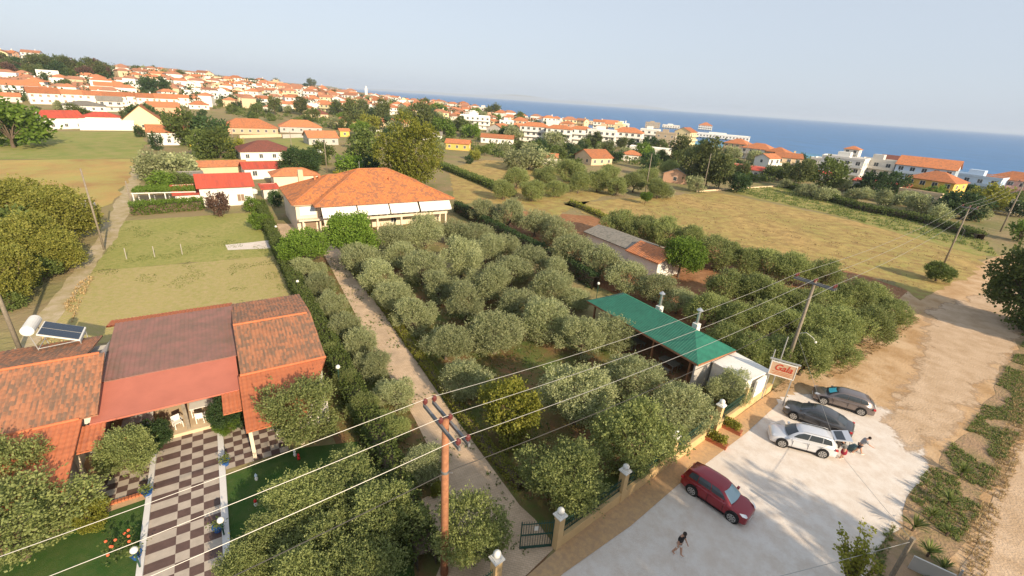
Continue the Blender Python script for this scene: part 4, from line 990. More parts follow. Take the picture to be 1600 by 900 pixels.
HP(423, 312, 20, 1, 'shed', 'wall', 'tile_red', 'tiny white hut with red roof between hedge and main house', 1, 8, .5, sth=2.2, wins=False, name='hut', cat='hut')
HP(228, 203, 52, 1, 'gable', 'paleyellow', 'tile', 'yellow house with tall orange gable facing the green field', 1.0, 86, 6.5, sth=3.2)
HP(276, 227, 66, 1, 'gable', 'white', 'tile', 'long white barn with orange roof and two slit windows by the yellow car', .5, 0, 2.2, sth=4.2, win='small', name='barn', cat='barn')
HP(170, 204, 66, 1, 'flat', 'white', None, 'long low white building with flat top at the field edge', .4, 0, sth=3.2, wins=False)
HP(163, 199, 44, 1, 'hip', 'white', 'tile_red', 'red hip roof house behind the long white field wall', .7, 0, 1.8, sth=4.2, wins=False)
HP(98, 202, 48, 1, 'gable', 'white', 'tile_red', 'white house with red brown gable at the far left of the green field', .7, 20, 2.5, sth=4.2)
HP(137, 184, 50, 2, 'hip', 'white', 'tile_grey', 'white two storey house with broad pale roof behind the field wall', .8, 0, 2)
HP(176, 175, 30, 2, 'gable', 'wall', 'tile_grey', 'grey gabled house with dark veranda among white ones', .8, 0, 2.5, balc=True)
HP(258, 184, 40, 2, 'gable', 'peach', 'tile', 'peach house with orange roof behind the tall yellow gable', .8, 10, 2.5, wins=False)
for i, (px, py, wpx) in enumerate([(72, 163, 36), (116, 164, 28), (152, 165, 26), (182, 166, 26), (205, 166, 22), (232, 168, 26), (262, 169, 28), (286, 167, 18)]):
    HP(px, py, wpx, 2, 'gable', 'white', 'tile', 'white terraced house with orange gable roof, %s from the left in the long row' % ORD[i], .9, 4, group='terraced houses in the long orange row', chim=True, win='shut')
for px, py, wpx, nst, roof, wm, rm, lab, dr, drz in [
 (35, 150, 44, 2, 'gable', 'white', 'tile', 'white house with long orange roof left of the terraced row', .6, 12),
 (14, 160, 30, 1, 'gable', 'wall', 'tile', 'small orange roofed house at the left edge below the hill', .7, 0),
 (311, 157, 34, 2, 'flat', 'white', None, 'white flat house with dark balcony openings right of the terraced row', .6, 0),
 (350, 158, 26, 2, 'flat', 'white', None, 'second flat white house right of the terraced row', .6, 0),
 (312, 171, 26, 1, 'hip', 'white', 'tile', 'little white house with orange hip roof below the flat white one', .8, 0),
 (390, 210, 78, 1, 'hip', 'peach', 'tile', 'wide orange hip roofed house behind a pale wall at the meadow', .6, 4),
 (470, 208, 60, 1, 'hip', 'greywall', 'tile', 'orange hip roofed house behind a grey wall beside the meadow', .6, 4),
 (502, 227, 44, 1, 'gable', 'greywall', 'tile', 'grey shed with orange gable roof in front of the white van', .8, 14),
 (538, 214, 14, 1, 'gable', 'yellow', 'tile', 'tiny orange roofed hut left of the dark round tree', .9, 10),
 (538, 198, 34, 1, 'hip', 'paleyellow', 'tile', 'pale green house with red roof left of the cypress', .8, 4),
 (495, 185, 34, 1, 'hip', 'cream', 'tile_brown', 'brown hip roofed bungalow in the meadow above the orange shed', .7, 0),
 (612, 199, 54, 1, 'gable', 'cream', 'tile', 'long beige house with faded orange roof behind a white gate wall', .4, 6),
 (514, 170, 16, 1, 'gable', 'white', 'tile', 'small white gabled house above the cypress', .8, 60),
 (716, 235, 36, 1, 'gable', 'yellow', 'tile', 'ochre shed with orange roof alone in the field', .6, -10),
 (675, 220, 30, 1, 'gable', 'white', 'tile_grey', 'white hut with grey roof left of the ochre shed', .6, 4),
 (777, 225, 50, 1, 'gable', 'white', 'tile', 'long white shed with orange roof right of the ochre shed', .4, -6),
 (780, 208, 40, 1, 'gable', 'greywall', 'tile', 'grey double gabled house behind the long white shed', .7, 70),
 (742, 202, 46, 3, 'flat', 'white', None, 'white three storey apartment block left of the grey gables', .6, 0),
 (682, 182, 28, 2, 'hip', 'white', 'tile', 'white house with orange roof above the big pine', .8, 0),
 (637, 178, 22, 2, 'gable', 'greywall', 'tile', 'grey gabled house with small orange roof', .9, 40),
 (568, 157, 34, 1, 'gable', 'cream', 'tile_grey', 'long pale church with light roof on the skyline', .5, 0),
 (448, 162, 26, 2, 'flat', 'cream', None, 'cream block with two balcony rows below the skyline', .6, 0),
 (812, 200, 24, 2, 'hip', 'peach', 'tile', 'peach house with orange hip roof against the sea', .8, 0),
 (834, 222, 44, 3, 'hip', 'white', 'tile', 'leftmost of three white balcony blocks under one line of orange roofs', .5, -4),
 (872, 226, 40, 3, 'hip', 'white', 'tile', 'middle one of three white balcony blocks under one line of orange roofs', .5, -4),
 (905, 226, 34, 3, 'hip', 'white', 'tile', 'right one of three white balcony blocks under one line of orange roofs', .5, -4),
 (938, 229, 44, 3, 'flat', 'white', None, 'white flat roofed apartment block with long balconies in the centre of town', .5, -4),
 (978, 231, 46, 3, 'hip', 'white', 'tile', 'white apartment house with bright orange hip roof right of the flat block', .6, -8),
 (1013, 224, 28, 3, 'flat', 'white', None, 'white balcony block between orange hip roof and beige blank wall', .7, -8),
 (1037, 232, 30, 3, 'flat', 'taupe', None, 'beige block with blank side wall', .8, -4),
 (1068, 226, 28, 3, 'gable', 'paleyellow', 'tile', 'pale yellow house with orange gable right of the beige block', .9, 70),
 (1015, 242, 62, 1, 'flat', 'white', None, 'long low white building in front of the beige block', .4, -4),
 (926, 258, 42, 1, 'gable', 'cream', 'tile', 'cream house with big orange roof among the olives', 1.0, 40),
 (848, 258, 44, 1, 'gable', 'wall', 'tile', 'low house with orange roof half hidden by grey olives', .5, 0),
 (985, 252, 28, 1, 'hip', 'wall', 'tile', 'little orange roof peeping out of the trees', .8, 0),
 (1057, 287, 34, 1, 'gable', 'peach', 'tile_grey', 'peach hut with pointed gable and dark grey roof beside the dry field', 1.1, 78),
 (1122, 225, 86, 3, 'flat', 'white', None, 'big white apartment block with stepped roof against the sea', .45, -4),
 (1100, 208, 20, 4, 'hip', 'white', 'tile', 'white tower house with red hip roof left of the big white block', .9, 0),
 (1018, 205, 22, 4, 'flat', 'taupe', None, 'brown weathered tower block on the town skyline', .8, 0),
 (1047, 206, 26, 3, 'flat', 'wall', None, 'pale block right of the brown tower block', .8, 0),
 (952, 205, 46, 3, 'hip', 'paleyellow', 'tile', 'cream block with small orange hip roof on the skyline', .5, 0),
 (915, 200, 40, 3, 'flat', 'cream', None, 'wide cream flat block on the skyline left of the small hip roof', .5, 0),
 (1150, 240, 34, 2, 'hip', 'cream', 'tile', 'brick red hip roofed house right of the tall pines', .8, -20),
 (1182, 250, 44, 2, 'hip', 'wall', 'tile', 'house with brick red hip roof beside the turquoise bay', .7, -20),
 (1212, 256, 30, 2, 'hip', 'peach', 'tile', 'peach house with orange hip roof nearest the turquoise bay', .9, -20),
 (1194, 268, 30, 2, 'gable', 'white', 'tile', 'white house with orange roof and one blue window', .8, 60),
 (1165, 276, 46, 1, 'shed', 'wall', 'tile_red', 'low shed with flat orange roof in front of the white house', .4, -14),
 (1310, 282, 56, 3, 'flat', 'white', None, 'long cream apartment block with roof turret, left half', .6, -12),
 (1362, 286, 46, 3, 'flat', 'wall', None, 'long cream apartment block right half with brick stair', .6, -12),
 (1325, 258, 20, 3, 'hip', 'white', 'tile', 'white turret with small red roof above the cream block', .9, -12),
 (1290, 284, 44, 1, 'shed', 'white', 'tile_red', 'long low building with red roof behind the small olives, left one', .3, -14),
 (1372, 300, 70, 1, 'shed', 'greywall', 'tile_red', 'long low building with red roof behind the small olives, right one', .2, -14),
 (1395, 268, 40, 2, 'gable', 'wall', 'tile_brown', 'brownish roofed house squeezed between cream block and blue house', .6, -12),
 (1435, 298, 72, 3, 'gable', 'paleblue', 'tile', 'white and blue three storey house with wide orange gable', .7, -6),
 (1452, 309, 62, 2, 'hip', 'yellow', 'tile', 'bright yellow villa with orange hip roofs', .8, -18),
 (1518, 300, 62, 2, 'flat', 'paleblue', None, 'pale blue balcony block right of the yellow villa', .6, -12),
 (1578, 306, 66, 2, 'hip', 'pink', 'tile', 'pink house with red roof and arched window at the right edge', .7, -14),
 (1555, 330, 38, 1, 'gable', 'white', 'tile_grey', 'white hut with dark grey roof and one black window', .6, -20),
 (1432, 316, 52, 1, 'flat', 'cream', None, 'low cream garden wall building in front of the yellow villa', .2, -12)]:
    bal = nst >= 2 and wm not in ('taupe', 'greywall')
    HP(px, py, wpx, nst, roof, wm, rm, lab, dr, drz, balc=bal, win='blue' if wm == 'paleblue' else 'small')
# church tower
q = gt(573, 157); ct = empty('bell_tower', q); tag(ct, 'slim white bell tower rising beside the pale church on the skyline', 'tower')
k_ = depth_of(q)/FPX; MB().box(-1.6*k_, 1.6*k_, -1.6*k_, 1.6*k_, 0, 17*k_).build('shaft', MT['white'], ct); MB().lathe([(2.0*k_, 17*k_), (.1, 21*k_)], n=8).build('spire', MT['white'], ct)
# far town: houses and trees filling the plain and the slopes
TOWN = [[(170, 113), (300, 122), (420, 130), (520, 141), (560, 150), (560, 160), (500, 165), (330, 152), (200, 128)],
        [(520, 150), (620, 158), (720, 172), (820, 188), (900, 198), (820, 208), (700, 196), (600, 178), (500, 170)],
        [(260, 132), (480, 150), (560, 170), (540, 180), (330, 160)],
        [(640, 172), (780, 190), (770, 202), (650, 190)],
        [(860, 196), (1050, 208), (1080, 215), (1000, 215), (880, 208)],
        [(-40, 92), (60, 92), (60, 102), (-40, 102)], [(0, 130), (200, 150), (200, 158), (0, 145)], [(1200, 262), (1600, 290), (1600, 300), (1220, 272)]]
QUOTA = [92, 52, 34, 10, 12, 14, 8, 4]
REG = ['on the left skyline', 'on the skyline beside the sea', 'below the left skyline', 'behind the big grey pine', 'on the town shore', 'on the hilltop at the left edge', 'beside the long terraced row', 'along the right hand shore']
for P, Q, RG in zip(TOWN, QUOTA, REG):
    x0, x1 = min(p[0] for p in P), max(p[0] for p in P); y0, y1 = min(p[1] for p in P), max(p[1] for p in P); n = 0; tr = 0
    while n < Q and tr < Q*60:
        tr += 1; px, py = random.uniform(x0, x1), random.uniform(y0, y1)
        if not inpoly(px, py, P): continue
        p = gt(px, py)
        if p is None or math.hypot(p.x, p.y) > rcoast(math.atan2(p.x, p.y))-15: continue
        dp = depth_of(p); w_ = random.uniform(9, 14)*(1+max(0, dp-500)/2400); d_ = w_*random.uniform(.6, .85)
        if any((p.x-a)**2+(p.y-b_)**2 < (r+w_*.35)**2 for a, b_, r in TAKEN): continue
        TAKEN.append((p.x, p.y, w_*.45)); nst = random.choice([1, 2, 2, 3]) if dp > 350 else random.choice([1, 2])
        roof = random.choice(['hip', 'hip', 'gable', 'gable', 'flat']); wm = random.choice(['white', 'white', 'wall', 'white', 'cream', 'peach', 'paleyellow'])
        desc = {'hip': 'orange hip roofed', 'gable': 'orange gable roofed', 'flat': 'flat roofed'}[roof]; wn_ = {'white': 'white', 'wall': 'white', 'cream': 'cream', 'peach': 'peach', 'paleyellow': 'pale yellow'}[wm]
        house(p.x, p.y, th(p.x, p.y), -math.atan2(p.x, p.y)+rad(random.choice([0, 12, -14, 90, 78, 30, -35])), w_, d_, nst, roof, w_*.18, MT[wm], MT[random.choice(['tile', 'tile', 'tile', 'tile_faded', 'tile_brown' if dp < 0 else 'tile_faded'])],
              'small distant %s %s house %s' % (desc, wn_, RG), 'distant %s %s houses %s' % (desc, wn_, RG), balc=(nst > 1 and dp < 700), chim=random.random() < .6, wins=dp < 700, sth=2.8*(1+max(0, dp-500)/2500)); n += 1
NT = 0
def FT(px, py, rpx, kind, label, group=None, hs=1.0, chk=False):
    p = gt(px, py)
    if p is None: return
    if chk and (math.hypot(p.x, p.y) > rcoast(math.atan2(p.x, p.y))-8 or any((p.x-a)**2+(p.y-b_)**2 < (r*.85)**2 for a, b_, r in TAKEN)): return
    R = rpx*depth_of(p)/FPX; place_tree(kind, p, R, hs, label, 'tree', group)
for px, py, r, k, lab, hs in [
 (22, 196, 42, 'far_lime', 'broad bright green umbrella tree at the left edge of the green field', .8),
 (-10, 180, 30, 'far_dark', 'dark tree behind the bright umbrella tree at the left edge', 1),
 (237, 262, 18, 'far_olive', 'grey green olive at the bend of the dirt track, left one', 1.1),
 (258, 258, 20, 'far_olive', 'grey green olive at the bend of the dirt track, middle one', 1.1),
 (285, 262, 22, 'far_olive', 'grey green olive at the bend of the dirt track, right one', 1),
 (300, 202, 24, 'far_mid', 'round green tree just right of the white barn roof', 1),
 (275, 200, 18, 'far_mid', 'lighter green tree behind the white barn', 1),
 (332, 203, 24, 'far_dark', 'very dark round tree between barn and orange hip roof', 1),
 (345, 225, 22, 'far_mid', 'leafy tree above the dark parked car', 1),
 (325, 226, 20, 'far_mid', 'leafy tree between the yellow and the dark car', 1),
 (364, 222, 16, 'far_yellowgreen', 'yellow green tree right of the dark parked car', .9),
 (247, 222, 9, 'far_dark', 'small dark bush at the left corner of the barn', 1.4),
 (220, 206, 7, 'far_dark', 'small dark bush in front of the yellow gable', 1.2),
 (248, 135, 18, 'far_dark', 'dark broad tree standing out on the far slope', .9),
 (228, 180, 22, 'far_dark', 'dark trees behind the yellow gable', .8),
 (544, 203, 6, 'far_cypress', 'tall thin cypress in front of the pale green house', 1),
 (690, 200, 16, 'far_lime', 'bright green pine right of the big grey pine', 1),
 (655, 195, 20, 'far_pine', 'big grey green pine above the long beige house', 1.1),
 (663, 165, 8, 'far_pine', 'small round pine on the skyline above the sea', 1),
 (580, 188, 14, 'far_autumn' if 'far_autumn' in PROTO else 'far_yellowgreen', 'yellowing tree left of the long beige house', 1),
 (598, 180, 12, 'far_pine', 'tall pine behind the yellowing tree', 1.2), (552, 182, 14, 'far_pine', 'grey pine left of the cypress', 1.1),
 (430, 168, 9, 'far_pine', 'dark pine beside the cream balcony block', 1.3),
 (570, 232, 26, 'far_mid', 'round green tree beyond the driveway house, right of the small hut', 1),
 (540, 195, 9, 'far_mid', 'small tree beside the pale green house', 1), (545, 258, 20, 'far_lime', 'bright flat topped tree behind the orange roof ridge', .8),
 (505, 240, 16, 'far_mid', 'green tree beside the white van', 1), (585, 262, 16, 'far_dark', 'dark tree just left of the yellowing tall tree', 1),
 (540, 275, 16, 'far_yellowgreen', 'yellow green bush behind the roof of the main house', 1),
 (682, 232, 12, 'far_olive', 'grey olive in front of the white hut', 1), (742, 240, 9, 'far_yellowgreen', 'yellow green tree right of the ochre shed', 1.1),
 (732, 250, 6, 'far_dark', 'small dark bush in the field below the ochre shed', 1), (757, 235, 8, 'far_mid', 'small tree in front of the long white shed', 1),
 (395, 320, 12, 'far_lime', 'bright green shrub at the corner of the white house', 1), (345, 318, 13, 'far_purple', 'thin brownish tree in front of the white house wall', 1.4),
 (410, 345, 14, 'far_lime', 'bright green tree at the head of the long hedge', 1.0), (433, 310, 10, 'far_dark', 'dark tree in the gap left of the main house', 1.3),
 (370, 262, 10, 'far_dark', 'dark green tree left of the brown hip roof', .9), (252, 285, 22, 'far_lime', 'bright tree above the vine pergola', .7), (285, 282, 16, 'far_mid', 'green tree behind the vine pergola', .8),
 (1075, 264, 19, 'far_pine', 'tall grey pine left of the brick red roofs', 1.2), (1102, 264, 21, 'far_pine', 'tallest pine of the stand left of the brick red roofs', 1.3), (1122, 276, 18, 'far_pine', 'right hand pine of the stand by the brick red roofs', 1.1),
 (1060, 240, 16, 'far_pine', 'pine behind the peach hut', 1), (1085, 287, 12, 'far_olive', 'olive right of the peach hut', 1), (1150, 285, 16, 'far_dark', 'dark tree at the corner of the low orange shed', 1),
 (1040, 300, 10, 'far_olive', 'olive left of the peach hut', 1), (1245, 275, 16, 'far_pine', 'green tree left of the cream apartment block', 1.2), (1285, 270, 22, 'far_mid', 'big green tree in front of the cream apartment block', 1.1),
 (1362, 285, 18, 'far_dark', 'dark green pointed tree in front of the cream block', 1.2), (1395, 285, 14, 'far_dark', 'dark tree left of the blue house', 1.4),
 (1480, 315, 10, 'far_dark', 'dark bush below the yellow villa', 1), (1500, 318, 26, 'far_dark', 'dark round trees right of the yellow villa', .9), (1540, 310, 22, 'far_autumn' if 'far_autumn' in PROTO else 'far_yellowgreen', 'olive brown tree above the white hut', .9),
 (1590, 360, 16, 'far_lime', 'bright bush at the foot of the right edge pole', 1.1), (1590, 325, 14, 'far_dark', 'dark tree at the right edge above the bright bush', 1),
 (900, 240, 10, 'far_dark', 'dark tree in front of the middle balcony block', 1), (840, 238, 12, 'far_dark', 'dark tree below the leftmost balcony block', .9), (870, 240, 12, 'far_mid', 'green tree below the middle balcony block', .9),
 (915, 235, 8, 'far_cypress', 'cypress like tree left of the flat apartment block', .7), (960, 245, 10, 'far_dark', 'dark trees below the orange hip apartment house', 1),
 (805, 250, 18, 'far_olive', 'grey olive behind the middle field, left one', .9), (825, 248, 18, 'far_olive', 'grey olive behind the middle field, middle one', .9), (850, 252, 18, 'far_olive', 'grey olive behind the middle field, right one', .9),
 (1012, 252, 14, 'far_dark', 'dark tree in front of the low white building', .9), (900, 268, 16, 'far_mid', 'green tree left of the cream house with big roof', 1)]:
    FT(px, py+r*1.05*hs, r*.9, k, lab, None, hs)
# wooded hill
for i in range(46):
    px = random.uniform(-30, 165); py = random.uniform(104, 121)+(px/165)*6; kd = random.choice(['far_pine', 'far_dark', 'far_purple', 'far_mid']); kn = {'far_pine': 'dull green pine', 'far_dark': 'dark green', 'far_purple': 'brownish', 'far_mid': 'mid green'}[kd]; FT(px, py, random.uniform(6, 10), kd, kn+' tree in the wood covering the left hill', kn+' trees of the wood on the left hill', 1.0)
TREG = ['on the left slope', 'in the middle of the plain', 'behind the big grey pine', 'in front of the white balcony blocks', 'beside the brick red roofs', 'behind the green field', 'in front of the seaside villas', 'on the left skyline', 'on the skyline beside the sea']
TK = {'far_mid': 'mid green leafy', 'far_dark': 'dark green leafy', 'far_olive': 'grey green olive', 'far_pine': 'dull green pine', 'far_lime': 'bright green leafy'}
for TR, (P, Q) in zip(TREG, [([(0, 120), (300, 140), (420, 160), (300, 160), (0, 150)], 55), ([(300, 160), (640, 165), (640, 215), (560, 235), (500, 200), (300, 185)], 50), ([(640, 180), (820, 205), (800, 220), (640, 210)], 22),
             ([(780, 215), (1060, 235), (1060, 262), (780, 248)], 44), ([(1080, 240), (1250, 262), (1250, 285), (1100, 285)], 24), ([(60, 170), (250, 175), (250, 195), (60, 198)], 16), ([(1250, 272), (1590, 300), (1590, 325), (1400, 322), (1250, 295)], 30),
             ([(200, 113), (500, 142), (560, 158), (400, 160)], 40), ([(560, 158), (880, 200), (880, 205), (600, 190)], 22)]):
    x0, x1 = min(p[0] for p in P), max(p[0] for p in P); y0, y1 = min(p[1] for p in P), max(p[1] for p in P); n = 0; tr = 0
    while n < Q and tr < 4000:
        tr += 1; px, py = random.uniform(x0, x1), random.uniform(y0, y1)
        if inpoly(px, py, P):
            n += 1; rr = random.uniform(5, 11) if py > 180 else random.uniform(3, 6.5)
            kd = random.choice(['far_mid', 'far_dark', 'far_mid', 'far_olive', 'far_pine', 'far_lime']); FT(px, py, rr, kd, 'small distant %s tree %s' % (TK[kd], TR), 'distant %s trees %s' % (TK[kd], TR), .95, True)
# beyond the few hundred nearest houses the town is one mass of roofs and walls
def far_mass():
    b = MB(); L = []
    for P, Q in (([(180, 114), (300, 122), (420, 130), (520, 141), (560, 150), (540, 158), (330, 146), (200, 130)], 420), ([(520, 146), (640, 158), (760, 176), (900, 198), (880, 204), (700, 190), (580, 170), (500, 160)], 160), ([(0, 124), (200, 130), (420, 152), (560, 165), (600, 180), (420, 172), (0, 150)], 90)):
        x0, x1 = min(p[0] for p in P), max(p[0] for p in P); y0, y1 = min(p[1] for p in P), max(p[1] for p in P); n = 0; tr = 0
        while n < Q and tr < Q*30:
            tr += 1; px, py = random.uniform(x0, x1), random.uniform(y0, y1)
            if not inpoly(px, py, P): continue
            p = gt(px, py)
            if p is None or math.hypot(p.x, p.y) > rcoast(math.atan2(p.x, p.y))-12: continue
            dp = depth_of(p)
            if any((p.x-a)**2+(p.y-c)**2 < (r+3)**2 for a, c, r in TAKEN): continue
            n += 1
            w, d, h = random.uniform(8, 13), random.uniform(7, 10), random.choice([3, 5.6, 5.6, 8]); z = p.z-1; rt = -math.atan2(p.x, p.y)+rad(random.choice([0, 20, -20, 80])); k0 = len(b.f)
            TAKEN.append((p.x, p.y, w*.45))
            b.box(p.x-w/2, p.x+w/2, p.y-d/2, p.y+d/2, z, z+h, rt, (p.x, p.y)); wmi = random.choice([0, 0, 0, 1])
            for k in range(k0, len(b.f)): b.mi[k] = wmi
            if random.random() < .8:
                def q(x, y, zz): return (p.x+x*cos(rt)-y*sin(rt), p.y+x*sin(rt)+y*cos(rt), zz)
                W, D = w/2+.5, d/2+.5; A, B_, C, E_ = q(-W, -D, z+h), q(W, -D, z+h), q(W, D, z+h), q(-W, D, z+h); r0, r1 = q(-W+D*.8, 0, z+h+2), q(W-D*.8, 0, z+h+2); k0 = len(b.f)
                b.face([A, B_, r1, r0]); b.face([B_, C, r1]); b.face([C, E_, r0, r1]); b.face([E_, A, r0])
                for k in range(k0, len(b.f)): b.mi[k] = 2+(n % 2)
            for t in range(2):
                cx, cy = p.x+random.uniform(-14, 14), p.y+random.uniform(-14, 14); R_ = random.uniform(2, 3.6)
                if math.hypot(cx, cy) < rcoast(math.atan2(cx, cy))-5:
                    for i in range(26): dd = rdir(); L.append((Vector((cx, cy, th(cx, cy)+R_*1.1))+dd*R_*random.uniform(.5, 1), dd))
    o = b.build('distant_town', [MT['white'], MT['cream'], MT['tile'], MT['tile_faded']]); tag(o, 'dense mass of distant roofs and white walls below the skyline', 'town', kind='stuff')
    o = obj('distant_trees', leafmesh('distant_trees', LM['dark'], L, 1.1, .5, 3, .2)); tag(o, 'mass of dark trees among the most distant roofs', 'trees', kind='stuff')
    L2 = []
    for P, Q in (([(0, 118), (300, 140), (640, 168), (800, 205), (1060, 235), (1060, 262), (780, 246), (640, 216), (500, 200), (280, 170), (0, 160)], 520), ([(1080, 245), (1240, 265), (1600, 300), (1600, 335), (1400, 320), (1240, 285), (1080, 285)], 120)):
        x0, x1 = min(p[0] for p in P), max(p[0] for p in P); y0, y1 = min(p[1] for p in P), max(p[1] for p in P); n = 0; tr = 0
        while n < Q and tr < Q*20:
            tr += 1; px, py = random.uniform(x0, x1), random.uniform(y0, y1)
            if not inpoly(px, py, P): continue
            p = gt(px, py)
            if p is None or any((p.x-a)**2+(p.y-c)**2 < (r+1)**2 for a, c, r in TAKEN): continue
            n += 1; R_ = random.uniform(.9, 2.0)
            for i in range(24): dd = rdir(); dd.z = abs(dd.z); L2.append((p+Vector((dd.x*R_*1.5, dd.y*R_*1.5, dd.z*R_)), dd))
    o = obj('scrub', leafmesh('scrub', LM['mid'], L2, .7, .5, 3, .3)); tag(o, 'green garden scrub between the houses of the plain', 'scrub', kind='stuff')
far_mass()
# vine pergola
pg = empty('pergola', at(262, 322), A0-rad(4)); tag(pg, 'white framed pergola overgrown with vines left of the bright red shed', 'pergola')
for i in range(5):
    for y in (0, 4): MB().box(-4.6+i*2.3-.08, -4.6+i*2.3+.08, y-.08, y+.08, 0, 2.4).build('post', MT['white'], pg)
b = MB(); b.box(-4.8, 4.8, -.1, .02, 2.4, 2.55); b.box(-4.8, 4.8, 3.98, 4.1, 2.4, 2.55); b.build('beam', MT['white'], pg)
L = [(Vector((random.uniform(-4.7, 4.7), random.uniform(.1, 4.2), random.uniform(2.5, 2.9))), Vector((0, 0, 1))) for i in range(1500)]
obj('vine', leafmesh('vine', LM['lime'], L, .2, .45, 4, .2), pg)

# ------------------------------------------------------------------ poles and wires
def pole(base, h, r0=.16, r1=.11, m='oldwood', lean=(0, 0), label='', name='power_pole', cross=None, ca=0, cl=2.6, pins=True, group=None):
    e = empty(name, base); tag(e, label, 'power pole', group)
    top = Vector((lean[0], lean[1], h)); MB().tube([(0, 0, -.1), top*.5, top], [r0, (r0+r1)/2, r1], 12).build('shaft', MT[m], e, smooth=True)
    out = []
    if cross:
        a = ca; d = Vector((cos(a), sin(a), 0)); s = Vector((-d.y, d.x, 0))
        b = MB()
        for sg in (-1, 1):
            c = top+s*sg*(r1+.07)+Vector((0, 0, -.25)); A, C = c-d*cl/2, c+d*cl/2
            for z in (0,):
                P = [A-s*.05, A+s*.05, C+s*.05, C-s*.05]
                lo = [p+Vector((0, 0, -.08)) for p in P]; hi = [p+Vector((0, 0, .08)) for p in P]
                b.face(hi); b.face(lo[::-1])
                for i in range(4): j = (i+1) % 4; b.face([lo[i], lo[j], hi[j], hi[i]])
        co_ = b.build('crossarm', MT['galv'], e)
        for k in (-1, 0, 1):
            for sg in ((-1, 1) if pins else (1,)):
                c = top+d*k*cl*.46+s*sg*(r1+.07)+Vector((0, 0, -.15)); 
                MB().lathe([(.03, 0), (.03, .08), (.10, .10), (.12, .16), (.07, .19), (.11, .22), (.10, .27), (.05, .32), (.02, .34)], c, 10).build('insulator', MT['insul'], co_)
            out.append(base+top+d*k*cl*.46+Vector((0, 0, .16)))
    return e, out
LA = math.atan2(35.9-15.3, 25.0+2.4); CA = LA+pi/2
b1 = Vector((-2.4, 15.3, 0)); e1, w1 = pole(b1, 9.5, .20, .15, 'redwood', (0, 0), 'tall reddish brown wooden power pole with double crossarm in front of the driveway', cross=True, ca=CA, cl=3.2)
b = MB(); b.lathe([(.18, 6.6), (.19, 6.7), (.18, 6.75)]); b.tube([(.1, -.1, 6.7), (.35, -.2, 6.8)], .03, 5); b.build('cable_clamp', MT['galv'], e1)
b2 = at(1222, 590); e2, w2 = pole(b2, 9.6, .17, .11, 'oldwood', (0, 0), 'grey wooden power pole with crossarm standing behind the roadside shop sign', cross=True, ca=CA, cl=3.2)
b = MB(); b.tube([(0, 0, 4.6), (.5, -.35, 4.9), (1.0, -.6, 4.6), (1.25, -.7, 4.3)], .025, 6); lm_ = b.build('lamp_arm', MT['steel'], e2); MB().ball((1.3, -.72, 4.22), .11).build('lamp_head', MT['white'], lm_)
b3 = at(1475, 412); e3, w3 = pole(b3, 10.2, .16, .10, 'oldwood', (0, 0), 'leaning dark wooden power pole rising from a bush beside the dirt road', cross=True, ca=CA, cl=2.0)
b = MB(); b.tube([(.1, 0, 6.8), (.9, 0, 6.2), (.9, 0, 4.6), (.1, 0, 4.2)], .03, 5); b.build('bracket', MT['galv'], e3)
b4 = at(1563, 362); e4, w4 = pole(b4, 12, .18, .12, 'oldwood', (0, 0), 'tall pale wooden power pole at the far right end of the field', cross=True, ca=CA, cl=2.0)
b5 = at(163, 390); e5, w5 = pole(b5, 10.6, .13, .09, 'oldwood', (0, 0), 'bare wooden pole between the dirt track and the fenced plot')
b6 = at(32, 548); e6, _ = pole(b6, 9.5, .17, .12, 'oldwood', (0, 0), 'thick pale pole at the left edge above the tiled roof')
for px, tp, lab in [((1008, 302), (1022, 240), 'power pole standing in the dry field in front of the olive belt'), ((1098, 299), (1108, 240), 'second pole in the dry field right of the peach hut'), ((1160, 264), (1170, 222), 'pole in front of the big white seaside block'),
                    ((207, 325), (196, 283), 'thin pole at the back corner of the fenced plot'), ((458, 250), (454, 205), 'thin pole behind the chimney of the main house'), ((511, 270), (508, 215), 'lattice like thin pole behind the main house roof'),
                    ((366, 232), (358, 200), 'pole beside the dark parked car'), ((1345, 268), (1350, 245), 'lamp pole in front of the cream apartment block')]:
    p = at(*px); hgt = 8.0; best = 1e9
    for z in [i*.25 for i in range(8, 60)]:
        q = p+Vector((0, 0, z)); dd = q-Vector((0, 0, H)); yy = 450-FPX*dd.dot(CU)/dd.dot(CF)
        if abs(yy-tp[1]) < best: best = abs(yy-tp[1]); hgt = z
    pole(p, hgt, .14, .09, 'oldwood', (0, 0), lab)
def wire(pts, r, label, sag=.5, m='wire', group=None, name='power_line'):
    out = []
    for a, c in zip(pts, pts[1:]):
        n = 14; L = (c-a).length
        for k in range(n): t = k/n; out.append(a.lerp(c, t)-Vector((0, 0, sag*(L/34)*4*t*(1-t))))
    out.append(pts[-1]); o = MB().tube(out, r, 5).build(name, MT[m]); tag(o, label, 'wire', group)
back = Vector((-28.4, -21, 0))
for k in range(3):
    wire([w1[k]+back+Vector((0, 0, 0)), w1[k], w2[k], w3[k], w4[k], w4[k]+Vector((45, 33, 0))], .012, ['top overhead power line running over the whole yard', 'middle overhead power line running over the whole yard', 'lowest of the three overhead power lines, nearest the road'][::-1][k], .55, group='overhead power lines')
wire([b1+back+Vector((0, 0, 6.6)), b1+Vector((.2, 0, 6.7)), b2+Vector((0, 0, 6.3))], .022, 'thick dark cable strung below the three power lines', .6, 'blackwire', name='cable')
